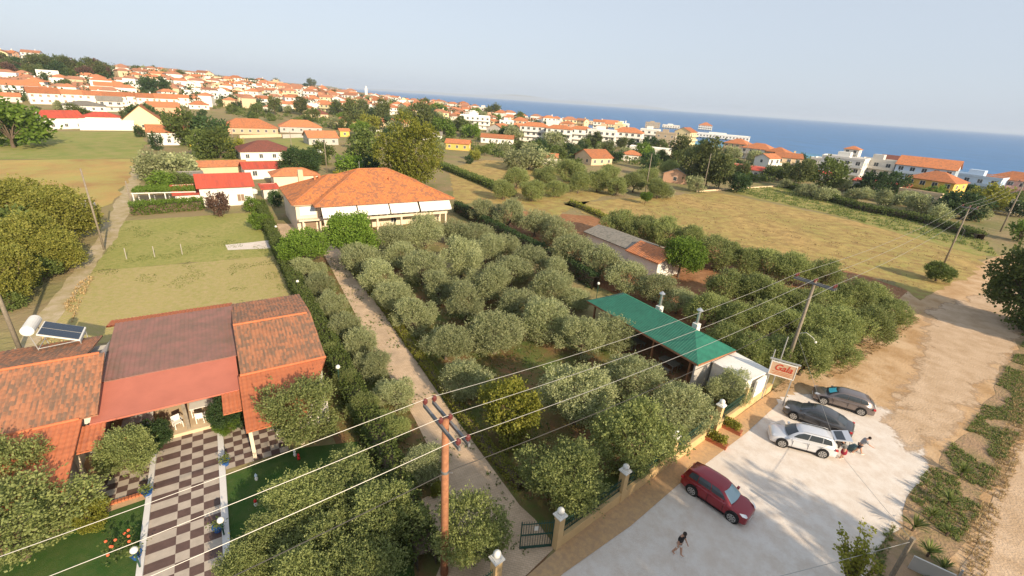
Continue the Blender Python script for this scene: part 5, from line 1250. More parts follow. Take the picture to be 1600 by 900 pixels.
# roadside sign ("Gala")
sp_ = at(1206, 628); sg_ = empty('shop_sign', (sp_.x, sp_.y, 0), rad(-28)); tag(sg_, 'framed roadside sign with red script on posts beside the white store', 'sign')
for x in (-.95, .95): MB().box(x-.05, x+.05, -.05, .05, 0, 4.3 if x < 0 else 4.0).build('post', MT['steel'], sg_)
b = MB(); b.box(-1.3, 1.3, -.06, .06, 4.15, 4.27); b.build('top_bar', MT['steel'], sg_); sg_.scale = (.84, .84, .93)
b = MB(); b.box(-1.05, 1.05, -.09, -.03, 2.75, 4.0); bd = b.build('board', MT['signcream'], sg_)
b = MB(); b.box(-1.1, 1.1, -.12, -.02, 3.98, 4.06); b.box(-1.1, 1.1, -.12, -.02, 2.69, 2.77); b.box(-1.1, -1.04, -.12, -.02, 2.77, 3.98); b.box(1.04, 1.1, -.12, -.02, 2.77, 3.98); b.build('frame', MT['white'], bd)
tx = bpy.data.curves.new('lettering', 'FONT'); tx.body = 'Gala'; tx.size = .85; tx.shear = .3; tx.align_x = 'CENTER'; tx.extrude = .008; tx.offset = .012
to = bpy.data.objects.new('lettering_tmp', tx); COL.objects.link(to); bpy.context.view_layer.update()
tm_ = bpy.data.meshes.new_from_object(to); bpy.data.objects.remove(to); tm_.materials.clear(); tm_.materials.append(MT['signred'])
lt = obj('lettering', tm_, bd, (0, -.105, 3.28)); lt.rotation_euler = (rad(90), 0, 0)
b = MB()
for z, x in ((3.12, .85), (2.98, .7), (2.86, .8)): b.box(-x, x, -.104, -.092, z-.025, z+.02)
b.build('small_print', MT['terracotta'], bd)
for k, (px, py, hh) in enumerate(((1190, 612, 4.2), (1204, 608, 5.2))):
    o = MB().tube([(0, 0, 0), (0, 0, hh)], .045, 6).build('pipe_post', MT['steel'], None, at(px, py)); tag(o, ['shorter steel pipe behind the shop sign', 'taller steel pipe behind the shop sign'][k], 'post')
# yard lamps and pipes
for k, (px, py, z) in enumerate(((528, 575, 2.4), (210, 862, 1.2), (345, 815, 1.1), (465, 441, 1.6), (431, 355, 1.8), (935, 444, 2.0))):
    q = at(px, py, z); e = empty('garden_lamp', (q.x, q.y, 0)); tag(e, ['white globe lamp on the hedge beside the tiled roof', 'white globe lamp at the left kerb of the tiled walk', 'white globe lamp at the right kerb of the tiled walk', 'white lamp among the shrubs left of the driveway middle', 'white lamp at the top end of the long hedge', 'white lamp in the right boundary hedge'][k], 'lamp')
    MB().tube([(0, 0, 0), (0, 0, z)], .04, 6).build('post', MT['darkgreen'], e); MB().ball((0, 0, z+.1), .17).build('globe', MT['white'], e, smooth=True)
for k, (px, py) in enumerate(((215, 872), (341, 830), (232, 775), (353, 727))):
    q = at(px, py); e = empty('flower_pot', q); tag(e, ['blue pot at the near left kerb of the tiled walk', 'blue pot at the right kerb of the tiled walk', 'blue trough at the corner of the checkered yard', 'blue pot at the right yard corner'][k], 'pot')
    MB().lathe([(.16, 0), (.24, .35), (.27, .36), (.2, .34)]).build('pot', MT['bluepot'], e)
    L = [(Vector((random.gauss(0, .15), random.gauss(0, .15), random.uniform(.35, .7))), rdir()) for i in range(50)]; obj('plant', leafmesh('plant', LM['weed'], L, .1, .4, 4, .4), e)
# white plastic chairs and tables on terrace
def chair(x, y, rz, label):
    e = empty('plastic_chair', (x, y, .28), rz); tag(e, label, 'chair', 'white plastic chairs on the terrace')
    MB().box(-.24, .24, -.22, .22, .40, .44).build('seat', MT['white'], e); b = MB(); b.box(-.24, .24, .2, .24, .44, .85); b.build('backrest', MT['white'], e)
    for sx in (-1, 1):
        for sy in (-1, 1): MB().box(sx*.22-.025, sx*.22+.025, sy*.2-.025, sy*.2+.025, 0, .40).build('leg', MT['white'], e)
        MB().box(sx*.26-.03, sx*.26+.03, -.2, .22, .62, .65).build('armrest', MT['white'], e)
for k, (u, v, rz) in enumerate(((-4.9, 32.0, .4), (-3.6, 31.95, 2.9), (-1.7, 32.4, 1.2), (-6.6, 31.9, 0), (-7.6, 31.8, .2))):
    q = uv(u, v); chair(q.x, q.y, A0+rz, ['white chair left of the terrace post', 'white chair right of the terrace post', 'white chair beside the dark laurel bush', 'white chair under the dark cloth', 'white chair under the orange cloth'][k])
for k, (u, v) in enumerate(((-3.4, 33.0), (-7.0, 33.0))):
    q = uv(u, v, .28); e = empty('table', q, A0); tag(e, ['white table at the post under the red awning', 'white table near the hung up towels'][k], 'table')
    MB().box(-.8, .8, -.45, .45, .7, .74).build('tabletop', MT['white'], e)
    for a in (-.7, .7):
        for c in (-.38, .38): MB().box(a-.03, a+.03, c-.03, c+.03, 0, .7).build('leg', MT['white'], e)
for k, (u, mm_) in enumerate(((-7.6, 'orangecloth'), (-6.7, 'darkgreen'))):
    b = MB(); n = 8
    for i in range(n):
        x0, x1 = -.42+.84*i/n, -.42+.84*(i+1)/n; y0, y1 = .03*sin(i*2), .03*sin((i+1)*2)
        b.face([(x0, y0-.3, .5), (x1, y1-.3, .5), (x1, y1+.05, 1.16), (x0, y0+.05, 1.16)]); b.face([(x0, y0+.05, 1.16), (x1, y1+.05, 1.16), (x1, y1+.3, .6), (x0, y0+.3, .6)])
    o = b.build('towel', MT[mm_], None, uv(u, 31.75), A0); tag(o, ['bright orange towel drying over a chair', 'dark teal towel drying over a chair'][k], 'towel')
o = MB().box(-.3, .3, -.25, .25, 0, .5).build('bucket', MT['redplastic'], None, at(140, 760)); 
bpy.data.objects.remove(o)
o = MB().lathe([(.2, 0), (.3, .45), (.33, .46), (.28, .42)]).build('tub', MT['redplastic'], None, at(141, 763)); tag(o, 'red plastic tub at the foot of the left porch column', 'tub')
o = MB().lathe([(.02, 0), (.02, .8), (.3, .85), (.32, 1.0), (.1, 1.1)]).build('flower', MT['pinkflower'], None, at(97, 792)); tag(o, 'bright pink ball of flowers under the left olive tree', 'flowers')
e = empty('rose_bush', at(190, 862)); tag(e, 'small rose bush with orange blooms on the left lawn', 'bush')
obj('leaves', leafmesh('leaves', LM['mid'], [(Vector((random.gauss(0, .35), random.gauss(0, .35), random.uniform(.1, .8))), rdir()) for i in range(90)], .1, .4, 4, .4), e)
b = MB()
for i in range(9): b.ball((random.gauss(0, .35), random.gauss(0, .3), random.uniform(.6, .95)), .07, 6)
b.build('blooms', MT['orangecloth'], e)
for k, (px, py, mm_) in enumerate(((467, 718, 'redplastic'), (461, 712, 'white'), (400, 790, 'redplastic'), (401, 750, 'paleblue'))):
    q = at(px, py); e = empty('garden_ornament', q); tag(e, ['red capped garden gnome beside the right olive clump', 'small white ornament next to the red capped one', 'red flower ornament on the right lawn', 'pale blue statuette on the right lawn'][k], 'ornament')
    e.scale = (.6, .6, .6); MB().lathe([(.12, 0), (.16, .2), (.1, .4), (.12, .45)]).build('base', MT['white'] if k else MT['redplastic'], e); MB().lathe([(.12, .45), (.14, .6), (.02, .85)]).build('top', MT[mm_], e)
# satellite dish / water tank of red roof house
o = MB().lathe([(.02, 0), (.05, 1.2), (.6, 1.3), (.65, 1.9), (.2, 2.2)]).build('water_tank', MT['white'], None, at(399, 312) ); tag(o, 'white tank beside the right wall of the crimson roofed house', 'tank')

# ------------------------------------------------------------------ cars
def car(nm, pos, rz, L, W, Ht, paint, label, style='hatch', wb=2.55, sunshade=None, open_gate=False, rails=False):
    e = empty('parked_car', pos, rz); tag(e, label, 'car')
    # stations: x from rear(-) to front(+): (t, halfwidth, belt z, lower z)
    hs_ = {'suv': 1.06, 'hatch': 1.0, 'saloon': .94}[style]; bz = Ht*.60
    X = [-.5, -.485, -.45, -.36, -.25, -.1, .08, .2, .3, .4, .46, .49, .5]
    HW = [.36, .42, .465, .49, .5, .5, .5, .5, .495, .475, .44, .39, .33]
    BZ = [.50, .56, .60, .63, .64, .63, .615, .60, .585, .55, .50, .44, .38]
    if style == 'saloon': BZ = [.50, .60, .66, .675, .67, .65, .64, .62, .60, .555, .50, .43, .36]
    prof = [(-.86, .14), (-.97, .22), (-1.0, .38), (-.985, .52), (-.93, .9), (-.86, 1.0), (-.5, 1.03), (0, 1.045), (.5, 1.03), (.86, 1.0), (.93, .9), (.985, .52), (1.0, .38), (.97, .22), (.86, .14)]
    b = MB(); n = len(prof)
    for t, hw, z in zip(X, HW, BZ):
        for (yy, zz) in prof:
            zl = .18; zt = z*Ht
            if zz <= .52: zc = zl+(zt-zl)*((zz-.14)/.9)
            else: zc = zl+(zt-zl)*((zz-.14)/.9)
            b.v.append((t*L, yy*hw*W, zc))
    for i in range(len(X)-1):
        for j in range(n-1): a = i*n+j; b.f.append((a, a+n, a+n+1, a+1))
        a = i*n; b.f.append((a+n-1, a+2*n-1, a+n, a))
    b.f.append(tuple(range(n))); b.f.append(tuple(range((len(X)-1)*n, len(X)*n))[::-1])
    body = b.build('body', paint, e, smooth=True)
    bm = bmesh.new(); bm.from_mesh(body.data); bmesh.ops.recalc_face_normals(bm, faces=bm.faces); bm.to_mesh(body.data); bm.free()
    md = body.modifiers.new('s', 'SUBSURF'); md.levels = 2; md.render_levels = 2
    # greenhouse: belt outline and roof outline
    if style == 'saloon': G = [(-.40, .40, .66, 0), (-.20, .42, .66, 1), (-.05, .43, .66, 1), (.08, .42, .64, 1), (.27, .40, .60, 0)]; RX = [(-.22, .93), (-.12, .985), (0, 1.0), (.06, .985), (.09, .955)]
    elif style == 'suv': G = [(-.475, .41, .62, 0), (-.25, .44, .63, 1), (-.05, .45, .63, 1), (.1, .44, .61, 1), (.27, .41, .585, 0)]; RX = [(-.42, .95), (-.25, .995), (-.08, 1.0), (.04, .985), (.10, .95)]
    else: G = [(-.47, .40, .62, 0), (-.25, .43, .63, 1), (-.05, .44, .63, 1), (.1, .43, .61, 1), (.29, .40, .585, 0)]; RX = [(-.36, .935), (-.22, .99), (-.05, 1.0), (.04, .985), (.10, .95)]
    RW = [.31, .335, .345, .34, .32]
    b = MB(); rows = []
    for (gx, gw, gz, _), (rx, rz_), rw in zip(G, RX, RW):
        base = len(b.v)
        for yy, zz, k in ((-1, 0, 0), (-.97, .5, 0), (-1, 1, 1), (-.9, 1, 2), (-.5, 1, 3), (0, 1, 4), (.5, 1, 3), (.9, 1, 2), (1, 1, 1), (.97, .5, 0), (1, 0, 0)):
            if k == 0 and zz == 0: b.v.append((gx*L, yy*gw*W, gz*Ht-.06))
            elif k == 0: b.v.append(((gx*.5+rx*.5)*L, (1 if yy > 0 else -1)*(gw*.52+rw*.5)*W, (gz*.5+rz_*.5)*Ht))
            else: b.v.append((rx*L, yy*rw*W, rz_*Ht-{1: .07, 2: .03, 3: .008, 4: 0}[k]))
        rows.append(base)
    m_ = 11
    for i in range(4):
        for j in range(m_-1): a = rows[i]+j; c = rows[i+1]+j; b.f.append((a, c, c+1, a+1))
    b.f.append(tuple(rows[0]+j for j in range(m_))); b.f.append(tuple(rows[4]+j for j in range(m_))[::-1])
    cab = b.build('roof', paint, e, smooth=True)
    bm = bmesh.new(); bm.from_mesh(cab.data); bmesh.ops.recalc_face_normals(bm, faces=bm.faces); bm.to_mesh(cab.data); bm.free()
    V = [Vector(v) for v in b.v]
    def lerpq(i0, i1, s0, s1, y, lo, hi, off=.02):
        """glass patch on the side between station i0..i1"""
        def P(s, h):
            i = min(3, int(s)); f_ = s-i; a, c = rows[i], rows[i+1]
            q = [0, 1, 2] if y < 0 else [10, 9, 8]
            pa = [V[a+k].lerp(V[c+k], f_) for k in q]
            p = pa[0].lerp(pa[1], h*2) if h < .5 else pa[1].lerp(pa[2], h*2-1)
            return p+Vector((0, off*(1 if y > 0 else -1), 0))
        return P
    mb_ = None
    for y in (-1, 1):
        P = lerpq(0, 4, 0, 4, y, 0, 1)
        for s0, s1, l in ((.35, 1.0, .5), (1.06, 2.1, .22), (2.2, 3.65, .22)):
            b = MB(); n_ = 5
            for k in range(n_):
                a0, a1 = s0+(s1-s0)*k/n_, s0+(s1-s0)*(k+1)/n_
                def top(s): return .97 if .6 < s < 3.2 else (.97-.42*max(0, (s-3.2)/.8) if s > 3 else .97-.3*(.6-s))
                b.face([P(a0, .24), P(a1, .24), P(a1, .55), P(a0, .55)]); b.face([P(a0, .55), P(a1, .55), P(a1, top(a1)), P(a0, top(a0))])
            b.build('side_window', MT['glass'], e)
    def endglass(row, sgn, nm_, m, lo=.10, hi=.93, sc_=.9, off=.025):
        b = MB(); nrow = 4; a = rows[row]
        bl, br, tl, tr = V[a], V[a+10], V[a+3], V[a+7]; bl = bl+Vector((0, 0, .06)); br = br+Vector((0, 0, .06))
        tl = V[a+2].lerp(V[a+3], .6); tr = V[a+8].lerp(V[a+7], .6)
        nrm = Vector((sgn*.6, 0, .8))*off
        for i in range(nrow):
            h0, h1 = lo+(hi-lo)*i/nrow, lo+(hi-lo)*(i+1)/nrow
            def R(h, s):
                l, r_ = bl.lerp(tl, h), br.lerp(tr, h); c = (l+r_)/2; q = c+((l if s < 0 else r_)-c)*sc_; return q+nrm
            c0 = [(R(h0, -1)).lerp(R(h0, 1), t)+Vector((sgn*.07*(1-(2*t-1)**2), 0, 0)) for t in (0, .25, .5, .75, 1)]
            c1 = [(R(h1, -1)).lerp(R(h1, 1), t)+Vector((sgn*.07*(1-(2*t-1)**2), 0, 0)) for t in (0, .25, .5, .75, 1)]
            for k in range(4): b.face([c0[k], c0[k+1], c1[k+1], c1[k]])
        return b.build(nm_, m, e, smooth=True)
    endglass(4, 1, 'windscreen', MT['screenglass'] if nm == 'red' else MT['glass'])
    if sunshade: endglass(4, 1, 'sunshade', MT['sunshade'], .25, .8, .7, .035)
    if not open_gate: endglass(0, -1, 'rear_window', MT['glass'], .2, .9)
    # wheels
    R = .33 if style != 'suv' else .345
    for sx in (-1, 1):
        for sy in (-1, 1):
            c = Vector((sx*wb/2+(.02*L), sy*(W/2-.1), R))
            ar = MB(); ar.tube([c+Vector((0, -.135*sy, .02)), c+Vector((0, .112*sy, .02))], R*1.17, 20); ar.build('wheel_arch', MT['black'], e)
            t = MB(); t.tube([c+Vector((0, -.1, 0)), c+Vector((0, -.125+ .0, 0)), c+Vector((0, .125, 0))] if False else [c+Vector((0, -.12, 0)), c+Vector((0, .13 if sy > 0 else .12, 0))], R, 22)
            wh = t.build('wheel', MT['rubber'], e)
            rm = MB(); yo = c.y+sy*.128; cc = Vector((c.x, yo, c.z)); rm.tube([cc, cc+Vector((0, sy*.012, 0))], R*.30, 14)
            for k in range(7):
                a = 2*pi*k/7; d = Vector((cos(a), 0, sin(a))); s = Vector((-d.z, 0, d.x)); o_ = cc+Vector((0, sy*.012, 0))
                rm.face([o_+s*.045, o_-s*.045, o_-s*.03+d*R*.68, o_+s*.03+d*R*.68])
            o_ = cc+Vector((0, sy*.01, 0))
            for k in range(22):
                a, c2 = 2*pi*k/22, 2*pi*(k+1)/22
                rm.face([o_+Vector((cos(a), 0, sin(a)))*R*.62, o_+Vector((cos(c2), 0, sin(c2)))*R*.62, o_+Vector((cos(c2), 0, sin(c2)))*R*.72, o_+Vector((cos(a), 0, sin(a)))*R*.72])
            rm.build('rim', MT['metal'], wh)
    # lights, bumpers, mirrors, plate, sill
    for sy in (-1, 1):
        b = MB(); z = .46*Ht; x = L*.445
        b.face([(x-.02, sy*W*.452, z+.04), (x+.17, sy*W*.375, z-.02), (x+.19, sy*W*.27, z-.05), (x+.06, sy*W*.30, z+.10), (x-.22, sy*W*.435, z+.13)]); 
        v = b.v; b.v = [(p[0], p[1]+sy*.012, p[2]+.02) for p in v]; b.build('headlight', MT['lampglass'], e)
        b = MB(); x = -L*.47; b.box(x-.06, x+.10, sy*W*.43-.09, sy*W*.43+.075, .50*Ht, .58*Ht); b.build('tail_light', MT['taillight'], e)
        b = MB(); x = L*.19; b.box(x-.08, x+.06, sy*(W*.5+.02)-.0 if sy > 0 else -(W*.5+.18), sy*(W*.5+.18) if sy > 0 else -(W*.5+.02), Ht*.60, Ht*.68); b.build('mirror', paint, e)
        b = MB(); b.box(-wb*.32, wb*.36, sy*(W*.49)-.02, sy*(W*.49)+.03, .17, .27); b.build('sill', MT['black'], e)
        for xx in (-.02, -.23):
            b = MB(); b.box(L*xx-.09, L*xx+.09, sy*W*.5-.01, sy*W*.5+.025, Ht*.535, Ht*.55); b.build('door_handle', paint if nm != 'silver' else MT['metal'], e)
        for xx in (.175, -.055, -.24):
            b = MB(); b.box(L*xx-.006, L*xx+.006, sy*W*.5-.03, sy*W*.5+.004, .3, Ht*.58); b.build('door_seam', MT['black'], e)
    b = MB(); b.box(L*.47, L*.497, -W*.27, W*.27, .22*Ht, .36*Ht); b.build('grille', MT['black'], e)
    b = MB(); b.box(L*.495, L*.502, -.26, .26, .30, .41); b.build('number_plate', MT['white'], e)
    b = MB(); b.box(-L*.503, -L*.49, -.26, .26, .45*Ht, .45*Ht+.11); b.build('number_plate', MT['white'], e)
    if rails:
        for sy in (-1, 1): MB().tube([(-.36*L, sy*.315*W, .985*Ht), (-.34*L, sy*.32*W, 1.01*Ht), (.03*L, sy*.32*W, 1.01*Ht), (.05*L, sy*.315*W, .985*Ht)], .018, 5).build('roof_rail', MT['metal'], e)
    if open_gate:
        b = MB(); b.box(-L*.492, -L*.44, -W*.36, W*.36, .62*Ht, .95*Ht); b.build('boot_opening', MT['darkhole'], e)
        hx, hz = -.40*L, .97*Ht; dx, dz = -1.0, .28
        P = [(hx, -W*.31, hz), (hx, W*.31, hz), (hx+dx, W*.36, hz+dz), (hx+dx, -W*.36, hz+dz)]
        b = MB(); b.face(P); b.face([(p[0], p[1], p[2]-.07) for p in P][::-1])
        for i in range(4): j = (i+1) % 4; b.face([P[j], P[i], (P[i][0], P[i][1], P[i][2]-.07), (P[j][0], P[j][1], P[j][2]-.07)])
        gt2 = b.build('tailgate', paint, e)
        b = MB(); Q = [(hx+dx*.12, -W*.26, hz+dz*.12+.012), (hx+dx*.12, W*.26, hz+dz*.12+.012), (hx+dx*.62, W*.29, hz+dz*.62+.012), (hx+dx*.62, -W*.29, hz+dz*.62+.012)]; b.face(Q); b.build('rear_window', MT['glass'], gt2)
    return e
def paint(n, c, metal=.45, rough=.32): return mat(n, c, rough, metal, spec=.5, coat=.8)
MT['lampglass'] = mat('lampglass', (.75, .75, .78), .1, spec=.8); MT['taillight'] = mat('taillight', (.5, .015, .015), .25, spec=.6)
MT['sunshade'] = mat('sunshade', (.10, .62, .72), .5); MT['screenglass'] = mat('screenglass', (.30, .42, .46), .08, spec=.9)
P_RED = paint('paint_red', (.27, .012, .022)); P_SIL = paint('paint_silver', (.70, .70, .72), .35); P_GRY = paint('paint_grey', (.085, .085, .09)); P_BRN = paint('paint_brown', (.19, .155, .145)); P_YEL = paint('paint_yellow', (.75, .6, .02), 0); P_BLK = paint('paint_black', (.02, .022, .03)); P_WHT = paint('paint_white', (.8, .8, .8), 0)
def place_car(nm, w0, w1, side, **k):
    """w0 rear wheel foot, w1 front wheel foot on the visible side; side=+1 when that is the car's left"""
    a, b_ = at(*w0), at(*w1); d = (b_-a).normalized(); c = (a+b_)/2; left = Vector((-d.y, d.x, 0)); c = c-left*side*(k['W']/2-.05)
    return car(nm, c-d*.02*k['L'], math.atan2(d.y, d.x), **k)
place_car('red', (1074, 769), (1147, 819), -1, L=4.15, W=1.76, Ht=1.57, paint=P_RED, label='dark red small SUV parked alone in the middle of the white gravel', style='suv', wb=2.5)
place_car('silver', (1287, 716), (1215, 697), 1, L=4.25, W=1.78, Ht=1.56, paint=P_SIL, label='silver small SUV with raised tailgate next to two people', style='suv', wb=2.55, open_gate=True, rails=True)
place_car('grey', (1308, 684), (1233, 653), 1, L=4.7, W=1.84, Ht=1.46, paint=P_GRY, label='dark grey saloon car parked between the silver and the brown one', style='saloon', wb=2.8)
place_car('brown', (1347, 650), (1281, 630), 1, L=4.35, W=1.78, Ht=1.46, paint=P_BRN, label='brown grey hatchback with turquoise sunshade behind its windscreen', style='hatch', wb=2.6, sunshade=True)
for w0, w1, pc_, lab in (((300, 230), (316, 230), P_YEL, 'yellow car parked by the white barn'), ((348, 230), (334, 230), P_BLK, 'dark car parked right of the yellow one'), ((500, 240), (488, 239), P_WHT, 'white car seen from behind beside the orange shed')):
    a, b_ = at(*w0), at(*w1); c = (a+b_)/2; d = b_-a; car('far', (c.x, c.y, 0), math.atan2(d.y, d.x), 4.2, 1.75, 1.5, pc_, lab)

# ------------------------------------------------------------------ people
def skinned(name, verts, edges, radii, m, parent=None, root=0, sub=2):
    me = bpy.data.meshes.new(name); me.from_pydata([tuple(v) for v in verts], edges, []); o = bpy.data.objects.new(name, me); COL.objects.link(o)
    sk = o.modifiers.new('sk', 'SKIN'); sk.use_smooth_shade = True
    for i, r in enumerate(radii):
        rr = r if isinstance(r, tuple) else (r, r); me.skin_vertices[0].data[i].radius = rr; me.skin_vertices[0].data[i].use_root = (i == root)
    sb = o.modifiers.new('sb', 'SUBSURF'); sb.levels = sub; sb.render_levels = sub
    dg = bpy.context.evaluated_depsgraph_get(); me2 = bpy.data.meshes.new_from_object(o.evaluated_get(dg)); bpy.data.objects.remove(o)
    me2.materials.clear(); me2.materials.append(m); me2.polygons.foreach_set('use_smooth', [True]*len(me2.polygons))
    r = obj(name, me2, parent); return r
def person(loc, rz, label, lean=0.0, stride=.25, shirt='black', bottom='white', skirt=False, arm=(.1, -.1), head_down=.3, bend=0., h=1.74, longhair=False):
    """faces +x. lean = torso pitch forward"""
    e = empty('person', loc, rz); tag(e, label, 'person'); k = h/1.74
    hip = Vector((0, 0, .93)); up = Vector((sin(lean), 0, cos(lean)))
    ch = hip+up*.42; nk = hip+up*.56; hd = nk+Vector((sin(lean+head_down), 0, cos(lean+head_down)))*.10; ht = hd+Vector((sin(lean+head_down), 0, cos(lean+head_down)))*.15
    V = [hip, hip+up*.2, ch, nk, hd, ht]; E = [(0, 1), (1, 2), (2, 3), (3, 4), (4, 5)]; Rr = [(.15, .11), (.135, .10), (.165, .11), .06, .085, .075]
    J = {}
    for s, st in ((1, stride), (-1, -stride)):
        hp = hip+Vector((0, s*.09, -.08)); kn = hip+Vector((st*.45+.03, s*.10, -.48)); an = Vector((st-.02*(st < 0), s*.10, .09)); toe = an+Vector((.19, s*.02, -.05)); heel = an+Vector((-.03, 0, -.04))
        i = len(V); V += [hp, kn, an, toe]; E += [(0, i), (i, i+1), (i+1, i+2), (i+2, i+3)]; Rr += [.10, .068, .048, .038]; J['leg', s] = (hp, kn, an, toe)
        a = arm[0] if s > 0 else arm[1]
        sh = ch+Vector((0, s*.17, .04)); el = sh+Vector((sin(a)*.28+.02, s*.06, -cos(a)*.28)); wr = el+Vector((sin(a+.35)*.24, s*.0, -cos(a+.35)*.24)); pm = wr+(wr-el).normalized()*.07
        i = len(V); V += [sh, el, wr, pm]; E += [(2, i), (i, i+1), (i+1, i+2), (i+2, i+3)]; Rr += [.062, .048, .034, (.038, .024)]; J['arm', s] = (sh, el, wr, pm)
        d = (wr-el).normalized(); pi_ = i+3
        for f_ in range(4):
            o_ = pm+Vector(((f_-1.5)*.022, 0, 0))+d*.02; t1 = o_+d*(.035+.006*(f_ in (1, 2))); t2 = t1+d*.03+Vector((.008, -s*.01, 0)); i = len(V); V += [o_, t1, t2]; E += [(pi_, i), (i, i+1), (i+1, i+2)]; Rr += [.010, .009, .008]
        i = len(V); V += [pm+Vector((.035, -s*.01, 0)), pm+Vector((.05, -s*.015, 0))+d*.035]; E += [(i-13+0 if False else pi_, i), (i, i+1)]; Rr += [.011, .009]
    V = [v*k for v in V]; Rr = [((r[0]*k, r[1]*k) if isinstance(r, tuple) else r*k) for r in Rr]
    skinned('body', V, E, Rr, MT['skin'], e)
    hdv = (hd+(ht-hd)*.35)*k; fwd = Vector((cos(lean+head_down), 0, -sin(lean+head_down))); upv = (ht-hd).normalized()
    b = MB(); b.ball((0, 0, 0), .105*k, 12, 1.1); hr = b.build('hair', MT['hair'], e, smooth=True); hr.location = hdv+upv*.045*k-fwd*.02*k
    if longhair: b = MB(); b.tube([hdv-fwd*.08+upv*.05, hdv-fwd*.12-upv*.08, hdv-fwd*.12-upv*.24], [.07, .06, .03], 8); b.build('ponytail', MT['hair'], hr, -hr.location)
    b = MB(); b.ball(tuple(hdv+fwd*.095*k+upv*.0), .016, 6); b.build('nose', MT['skin'], e)
    def J_(key): return [p*k for p in J[key]]
    # shirt
    A1, A2 = J_(('arm', 1)), J_(('arm', -1))
    sv = [hip*k+up*.04, (hip+up*.22)*k, ch*k, (nk-up*.05)*k, A1[0], A1[0].lerp(A1[1], .75), A2[0], A2[0].lerp(A2[1], .75)]
    skinned('shirt', sv, [(0, 1), (1, 2), (2, 3), (2, 4), (4, 5), (2, 6), (6, 7)], [(.20, .16), (.185, .15), (.21, .155), .095, .095, .085, .095, .085], MT[shirt], e)
    L1, L2_ = J_(('leg', 1)), J_(('leg', -1)); f_ = .75
    if skirt:
        skinned('skirt', [hip*k+Vector((0, 0, .03)), hip*k-Vector((0, 0, .2)), hip*k-Vector((0, 0, .50))], [(0, 1), (1, 2)], [(.17, .14), (.20, .19), (.23, .26)], MT[bottom], e)
    else:
        skinned('shorts', [hip*k+Vector((0, 0, .02)), L1[0], L1[0].lerp(L1[1], f_), L2_[0], L2_[0].lerp(L2_[1], f_)], [(0, 1), (1, 2), (0, 3), (3, 4)], [(.17, .14), .115, .095, .115, .095], MT[bottom], e)
    for J2 in (L1, L2_):
        skinned('shoe', [J2[2]-Vector((.05, 0, .045)), J2[2]+Vector((.05, 0, -.04)), J2[3]+Vector((.01, 0, .005))], [(0, 1), (1, 2)], [(.045, .05), (.05, .05), (.042, .035)], MT['white'], e)
    return e
MT['greyshirt'] = mat('greyshirt', (.16, .155, .15), .9, var=.35, scale=14); MT['maroon'] = mat('maroon', (.26, .02, .04), .9); MT['lightgrey'] = mat('lightgrey', (.30, .30, .32), .9, var=.2, scale=12); MT['shortwhite'] = mat('shortwhite', (.72, .66, .60), .9); MT['shortdark'] = mat('shortdark', (.03, .03, .045), .9); MT['backpack'] = mat('backpack', (.62, .60, .58), .8)
MT['teal'] = mat('teal', (.05, .09, .10), .6)
p = at(1057, 866); person(p, rad(-48), 'man in black T-shirt and pale shorts walking alone across the white gravel', .08, .19, 'black', 'shortwhite', arm=(.3, -.2), head_down=.45)
p = at(1314, 717); person(p, rad(150), 'person in grey patterned top and maroon skirt bending at the open tailgate', .5, .08, 'greyshirt', 'maroon', True, arm=(.9, .7), head_down=.3, h=1.68, longhair=True)
p = at(1338, 709); person(p, rad(-20), 'person in light grey top and dark shorts walking away from the silver car', .45, .32, 'lightgrey', 'shortdark', arm=(.5, .8), head_down=.3, h=1.7)
q = at(1331, 704); e = empty('suitcase', q, rad(20)); tag(e, 'dark suitcase standing on the gravel between the two people', 'suitcase')
b = MB(); b.box(-.3, .3, -.17, .17, .08, .45); b.build('shell', MT['teal'], e); b = MB(); b.tube([(-.3, -.12, .5), (-.45, -.12, .85), (-.45, .12, .85), (-.3, .12, .5)], .015, 5); b.build('handle', MT['black'], e)
for sx in (-.28, .28):
    for sy in (-.15, .15): MB().tube([(sx, sy-.02, .04), (sx, sy+.02, .04)], .045, 8).build('wheel', MT['rubber'], e)
# ------------------------------------------------------------------ foreground plants
def blades(pts, size, mname, n=14, w=.05, name='leaves', droop=.5):
    v = []; f = []; c = []
    for p in pts:
        s = size*random.uniform(.7, 1.2)
        for i in range(n):
            a = random.uniform(0, 2*pi); el = random.uniform(.35, 1.4); d = Vector((cos(a)*cos(el), sin(a)*cos(el), sin(el))); sd_ = Vector((-sin(a), cos(a), 0))*w*s/size
            p0 = Vector(p); p1 = p0+d*s*.55; p2 = p0+d*s-Vector((0, 0, droop*s*cos(el)*.4)); k = len(v)
            v += [tuple(p0-sd_*.6), tuple(p0+sd_*.6), tuple(p1+sd_), tuple(p1-sd_), tuple(p2)]; f += [(k, k+1, k+2, k+3), (k+3, k+2, k+4)]; c += [random.random()]*5
    me = bpy.data.meshes.new(name); me.from_pydata(v, [], f); me.materials.append(LM[mname]); a = me.attributes.new('leafrand', 'FLOAT', 'POINT'); a.data.foreach_set('value', c); return me
for k, (px, py) in enumerate(((1480, 790), (1452, 812), (1478, 838), (1448, 870), (1500, 745), (1425, 830), (1470, 895))):
    q = at(px, py); e = empty('yucca', q); tag(e, 'spiky yucca rosette, %s from the camera side of the roadside strip' % ORD[::1][[3, 4, 1, 2, 6, 5, 0][k]], 'plant', 'yuccas on the roadside strip')
    obj('leaves', blades([(0, 0, .35)], .85, 'weed', 46, .035), e); MB().tube([(0, 0, 0), (0, 0, .4)], .07, 6).build('trunk', MT['bark'], e)
